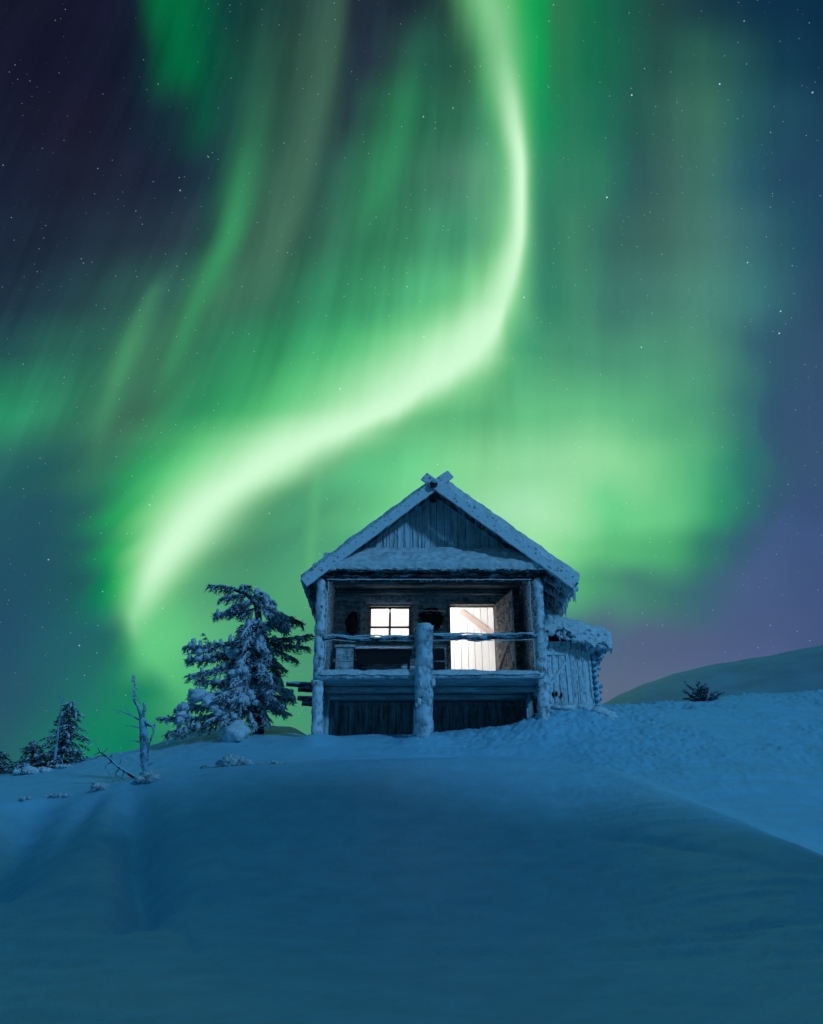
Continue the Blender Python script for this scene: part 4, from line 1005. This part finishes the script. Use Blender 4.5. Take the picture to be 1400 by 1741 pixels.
BR = [ # pixel path, depth, thickness, twigs, snow, clumps
 ([(428,1016),(440,1008),(454,1013)], -.1, .012, 1.2, .4, 1), ([(404,1004),(414,997),(427,1001)], 0, .010, 1.1, .3, 0), ([(436,1024),(450,1017),(468,1024)], .1, .014, 1.2, .5, 1), ([(430,1022),(418,1024),(408,1030)], -.1, .012, 1.3, .4, 1),
 ([(410,1004),(385,998),(356,997)], -.05, .014, .9, .15, 0), ([(425,1014),(400,1014),(376,1018)], -.1, .014, 1.1, .3, 0),
 ([(435,1026),(405,1030),(368,1048)], -.15, .02, 1.3, .45, 2), ([(436,1034),(410,1040),(366,1044)], .1, .02, 1.2, .3, 1),
 ([(436,1020),(462,1034),(490,1052)], -.1, .02, 1.4, .75, 6), ([(440,1030),(465,1050),(492,1064)], -.2, .02, 1.3, .6, 4), ([(470,1045),(495,1050),(514,1060)], 0, .012, .9, .1, 0),
 ([(438,1055),(425,1062),(406,1072)], -.1, .018, 1.2, .4, 2), ([(440,1062),(465,1062),(488,1072)], .2, .02, 1.1, .5, 3),
 ([(438,1075),(422,1084),(400,1092)], -.1, .02, 1.2, .3, 1), ([(440,1085),(480,1086),(528,1080)], -.1, .028, 1.1, .2, 2), ([(440,1090),(480,1096),(524,1100)], .1, .025, 1.0, .15, 1),
 ([(442,1100),(475,1108),(505,1122)], -.1, .02, .9, .2, 1), ([(436,1110),(460,1120),(486,1140)], .2, .02, .9, .4, 2),
 ([(436,1092),(395,1094),(350,1100),(316,1100)], -.2, .03, 1.4, .5, 7), ([(436,1104),(400,1110),(360,1118),(318,1122)], -.05, .028, 1.3, .5, 7),
 ([(434,1114),(400,1116),(372,1110),(345,1076)], -.25, .014, .4, .1, 0), ([(434,1120),(395,1128),(362,1140),(322,1150)], -.3, .028, 1.3, .6, 8),
 ([(434,1135),(405,1150),(372,1160),(336,1158)], -.1, .026, 1.1, .5, 6), ([(434,1125),(415,1140),(398,1155)], -.45, .024, 1.4, .8, 8),
 ([(436,1155),(410,1170),(370,1180),(325,1180)], -.35, .03, 1.1, .5, 8), ([(438,1165),(400,1188),(350,1200),(300,1205)], -.2, .03, 1.2, .5, 9), ([(436,1180),(390,1205),(335,1222),(272,1222)], -.3, .03, 1.2, .45, 10), ([(436,1195),(380,1222),(330,1236),(284,1248)], -.2, .03, 1.1, .35, 8),
 ([(438,1145),(460,1150),(480,1160)], -.1, .022, 1.1, .5, 4), ([(438,1160),(465,1165),(496,1180)], -.2, .026, 1.3, .6, 6), ([(438,1172),(465,1185),(499,1190)], .1, .026, 1.2, .5, 4), ([(440,1180),(465,1200),(488,1214)], -.1, .024, 1.2, .5, 4), ([(440,1185),(450,1210),(455,1230)], -.3, .024, 1.2, .5, 3), ([(436,1190),(425,1212),(432,1232)], -.3, .024, 1.1, .5, 3),
 ([(437,1070),(440,1085),(445,1100)], -.5, .02, 1.3, .7, 4), ([(437,1110),(445,1130),(450,1150)], -.5, .02, 1.2, .5, 3), ([(437,1150),(430,1180),(410,1200)], -.6, .022, 1.3, .6, 6),
 ([(437,1080),(420,1090),(400,1105)], .6, .02, 1.1, .3, 1), ([(437,1120),(460,1130),(475,1150)], .6, .02, 1.1, .3, 1), ([(437,1150),(400,1165),(370,1190)], .7, .02, 1.1, .3, 1), ([(437,1165),(460,1185),(480,1200)], .7, .02, 1.1, .3, 1),
]
for b in BR: branch(b[0], b[1], b[2], b[3], b[4], clump=b[5])
for k in range(46):     # inner boughs that fill the crown
    t = RT.random(); y0 = 1050 + 165 * t; sgn = RT.choice((-1, -1, 1)); reach = (22 + 62 * t) * (1.15 if sgn < 0 else .62) * RT.uniform(.5, 1)
    x0 = 437; drop = RT.uniform(4, 26)
    branch([(x0, y0), (x0 + sgn * reach * .5, y0 + drop * .25), (x0 + sgn * reach, min(1236, y0 + drop))], RT.uniform(-.75, .6), .018, .9, RT.choice((.25, .45, .6)), clump=1)
for X_, Y_, r_, dd in ((340,1186,.22,-.45),(300,1222,.16,-.4),(375,1205,.20,-.5),(398,1112,.13,-.4),(345,1112,.12,-.3),(412,1135,.12,-.5),(358,1188,.16,-.5),(425,1190,.14,-.5),(320,1196,.14,-.4),(400,1142,.13,-.5),(388,1222,.15,-.5),(440,1065,.08,-.3),(450,1072,.08,-.3)):
    for q in range(4):
        mbs.blob(P(X_ + RT.uniform(-11, 11), Y_ + RT.uniform(-8, 8), TD + dd + RT.uniform(-.1, .1)), r_ * RT.uniform(.35, .65), (1.2, 1, .9), .6, 2.4, 3, RT.randint(0, 99))
mbt.build('trunk', M['bark'], tr, True); mbn.build('crown', [M['needle'], M['needle2'], M['treesnow']], tr); mbs.build('snow_clumps', M['treesnow'], tr, True)
# snow lump under the tree
o = MB(); c = on_ground(408, 16.7)
for k in range(5): o.blob(c + Vector((R.uniform(-.22, .2), R.uniform(-.1, .1), .08 + R.uniform(-.04, .10))), R.uniform(.14, .24), (1.1, 1, .9), .4, 2, 3, k)
tag(o.build('snow_lump', M['ice'], None, True), 'pointed pale lump of snow under the big bent spruce', 'snow lump')

def spruce(Xb, D_, H, W_, lab, nm='spruce_tree', seed=0, lean=0, snow=.25, dens=1.0, sink=.1):
    rr_ = random.Random(seed); b = on_ground(Xb, D_); b.z -= sink
    o = empty(nm, b, lab, 'tree')
    a, c, e = MB(), MB(), MB()
    top = b + Vector((lean, 0, H)); a.tube([b.lerp(top, i / 12) for i in range(13)], [.07 * H / 2 * (1 - i / 13) + .006 for i in range(13)], 8, .008, 8)
    nb = int(46 * dens * H)
    for i in range(nb):
        t = (i + rr_.random()) / nb; p = b.lerp(top, .03 + .95 * t)
        az = rr_.uniform(0, 2 * math.pi); rl = (W_ * (1 - t) ** .85 + .06) * rr_.uniform(.6, 1.1)
        tip = p + Vector((math.cos(az) * rl, math.sin(az) * rl, -rl * rr_.uniform(.1, .45)))
        a.tube([p, p.lerp(tip, .5) + Vector((0, 0, .03)), tip], [.012, .008, .004], 5)
        k = max(2, int(rl / .05))
        for j in range(k):
            u = (j + 1) / k; q = p.lerp(tip, u); dd = (tip - p).normalized()
            sprig(c, e, q, dd + Vector((rr_.uniform(-.9, .9), rr_.uniform(-.9, .9), rr_.uniform(-.7, .1))), rr_.uniform(.07, .16), rr_, 1.0, snow * .5)
    a.build('trunk', M['bark'], o, True); c.build('crown', [M['needle'], M['needle2'], M['treesnow']], o)
    if e.v: e.build('snow_clumps', M['treesnow'], o, True)
    return o
spruce(108, 17.6, 1.46, .66, 'dark cone-shaped spruce behind a bare pale stem at the left edge', seed=2, lean=.08, dens=1.5, snow=.5)
spruce(62, 17.9, .72, .52, 'low dark spruce crouching against the cone-shaped spruce', seed=3, dens=1.6, snow=.45)
spruce(8, 18.2, .58, .40, 'small dark spruce cut by the left edge of the picture', seed=4, dens=1.6)
# far bush on the right skyline
b = on_ground(1207, 21.6); b.z -= .08
o = empty('bush', b, 'lone dark bush on the snowy skyline at right', 'bush'); rr_ = random.Random(3)
a_, c_, e_ = MB(), MB(), MB()
for k in range(30):
    az = rr_.uniform(0, 2 * math.pi); el_ = rr_.uniform(.45, 1.5); L = rr_.uniform(.34, .66) * (1.15 if k % 5 == 0 else .9)
    tip = b + Vector((math.cos(az) * math.cos(el_) * L * 1.1 - .04, math.sin(az) * math.cos(el_) * L, math.sin(el_) * L))
    a_.tube([b, b.lerp(tip, .5) + Vector((0, 0, .03)), tip], [.014, .01, .004], 5)
    for j in range(8):
        q = b.lerp(tip, .35 + .65 * j / 8); sprig(c_, e_, q, (tip - b).normalized() + Vector((rr_.uniform(-.8, .8), rr_.uniform(-.8, .8), rr_.uniform(-.5, .5))), rr_.uniform(.05, .11), rr_, 1.0, .08)
a_.build('stems', M['bark'], o, True); c_.build('crown', [M['needle'], M['needle2'], M['treesnow']], o)
if e_.v: e_.build('snow_clumps', M['treesnow'], o, True)

def limb(mb, pts, r0, n=20, amp=.004, seed=0, e=.8):
    pl = path(pts, n); mb.tube(pl, [max(.004, r0 * (1 - i / n) ** e) for i in range(n)], 8, amp, 9, seed)
def frost(mb, pts, k, r, rr_=R):
    pl = path(pts, 30)
    for j in range(k):
        i = rr_.randrange(0, 29); mb.blob(pl[i] + Vector((rr_.uniform(-.02, .03), rr_.uniform(-.03, .01), rr_.uniform(-.01, .02))), rr_.uniform(r * .5, r), (.8, .8, 1.3), .5, 2.4, 1, j)
# bare pale stem standing before the left spruce
o = empty('dead_sapling', on_ground(96, 16.6), 'bare pale sapling stem in front of the cone-shaped spruce', 'dead tree')
mb = MB(); D_ = 16.6
limb(mb, [P(93, 1292, D_), P(97, 1260, D_), P(101, 1225, D_), P(104, 1200, D_), P(103, 1178, D_)], .028, seed=2)
for (x0, y0), (x1, y1) in (((104,1196),(112,1180)), ((100,1232),(112,1222)), ((98,1250),(82,1240)), ((104,1190),(96,1182))): limb(mb, [P(x0, y0, D_), P((x0 + x1) / 2, (y0 + y1) / 2 - 1, D_), P(x1, y1, D_)], .008, 6)
mb.build('trunk', M['dead'], o, True)
# the dead snag
D_ = 13.9
o = empty('dead_snag', on_ground(246, D_), 'dead snag with a thin crooked top and a forked right arm, coated in blue ice', 'dead tree')
mb = MB(); zo = 0
tk = [P(247, 1318, D_), P(246, 1295, D_), P(246, 1268, D_), P(243, 1235, D_), P(241, 1218, D_), P(236, 1204, D_), P(228, 1188, D_), P(229, 1165, D_), P(226, 1148, D_)]
pl_ = path(tk, 46); mb.tube(pl_, [(.034 + .036 * math.sin(min(1, i / 22) * math.pi)) if i < 22 else max(.010, .046 * (1 - (i - 22) / 20)) for i in range(46)], 12, .016, 8, 3)
sub = [([(247,1226),(252,1232),(260,1236),(261,1246),(255,1262),(252,1280)], .030), ([(243,1222),(245,1208),(245,1193)], .026), ([(245,1212),(249,1206),(248,1199)], .012), ([(240,1225),(222,1216),(205,1209),(190,1206)], .014), ([(226,1218),(216,1207),(211,1198)], .008), ([(240,1238),(228,1235),(215,1234)], .016), ([(242,1264),(232,1260),(219,1259)], .016), ([(246,1305),(238,1300),(233,1296)], .018), ([(248,1303),(258,1298),(268,1295)], .018), ([(205,1209),(200,1214),(196,1212)], .006), ([(262,1236),(264,1231),(260,1226)], .012), ([(230,1180),(234,1186),(238,1196)], .01)]
for pp, r_ in sub: limb(mb, [P(x, y, D_ + (-.05 if i else 0)) for i, (x, y) in enumerate(pp)], r_, 14, .006, int(r_ * 1000))
mb.build('trunk', M['dead'], o, True)
mb = MB(); frost(mb, tk[3:], 60, .028); frost(mb, [P(x, y, D_) for x, y in sub[0][0]], 34, .026); frost(mb, [P(x, y, D_) for x, y in sub[1][0]], 20, .024)
mb.build('rime', M['ice'], o, True)
# leaning bare branch
D_ = 13.9
o = empty('bare_branch', on_ground(226, D_), 'dark leafless branch leaning left out of the snow beside the snag', 'branch')
mb = MB()
main = [(228,1322),(214,1312),(196,1300),(182,1286),(170,1278),(166,1268),(160,1257)]
limb(mb, [P(x, y, D_) for x, y in main], .026, 24, .006, 5)
for pp in ([(196,1300),(191,1292),(190,1288)], [(204,1306),(196,1316),(191,1332)], [(198,1302),(205,1296),(206,1290)], [(212,1311),(208,1320),(200,1330)], [(182,1286),(172,1285),(160,1290),(154,1292)], [(170,1278),(164,1282),(158,1284)], [(190,1296),(182,1300),(178,1308)], [(186,1290),(190,1284),(192,1280)], [(216,1314),(210,1308),(204,1304)], [(196,1316),(204,1322),(212,1326)], [(174,1280),(180,1276),(184,1270)], [(193,1322),(186,1316),(182,1312)]):
    limb(mb, [P(x, y, D_ + .03) for x, y in pp], .010, 10, .002, 2)
mb.build('stem', M['deaddark'], o, True)
# icy clumps on the drift
def clump(Xp, D_, w, h_, lab, seed, n=16, spiky=.0):
    n = int(n * 2.2)
    rr_ = random.Random(seed); c = on_ground(Xp, D_); mb = MB()
    for k in range(n):
        t = rr_.uniform(-1, 1); p = c + Vector((t * w / 2, rr_.uniform(-.12, .12), h_ * .4 * (1 - t * t) * rr_.uniform(0, 1)))
        mb.blob(p, rr_.uniform(.15, .55) * h_ * (1 - .5 * abs(t)), (1.2, 1, .9), 1.0, 2.6, 3, rr_.randint(0, 99))
    tag(mb.build('snow_clump', M['ice'], None, True), lab, 'snow clump', 'crumbled snow clumps on the left drift')
clump(404, 13.9, .58, .20, 'largest bright crumbled snow clump, on the drift before the big spruce', 1, 22)
clump(370, 13.9, .5, .05, 'thin line of snow crumbs left of the largest clump', 9, 14)
clump(262, 13.6, .36, .16, 'icy snow clump at the foot of the dead snag', 2)
clump(186, 13.6, .2, .12, 'round icy snow clump under the leaning bare branch', 3, 9)
clump(118, 13.7, .42, .08, 'flat streak of snow crumbs on the drift below the cone-shaped spruce', 4, 12)
clump(66, 13.6, .2, .06, 'small snow crumb furthest left on the drift', 5, 6)
clump(72, 16.8, .85, .17, 'long pale snow hump before the spruces at the left edge', 6, 26)
clump(120, 16.9, .35, .10, 'small snow hump at the foot of the bare pale sapling', 7, 10)
clump(468, 13.9, .5, .06, 'broken ridge of snow crumbs nearest the cabin', 8, 12)
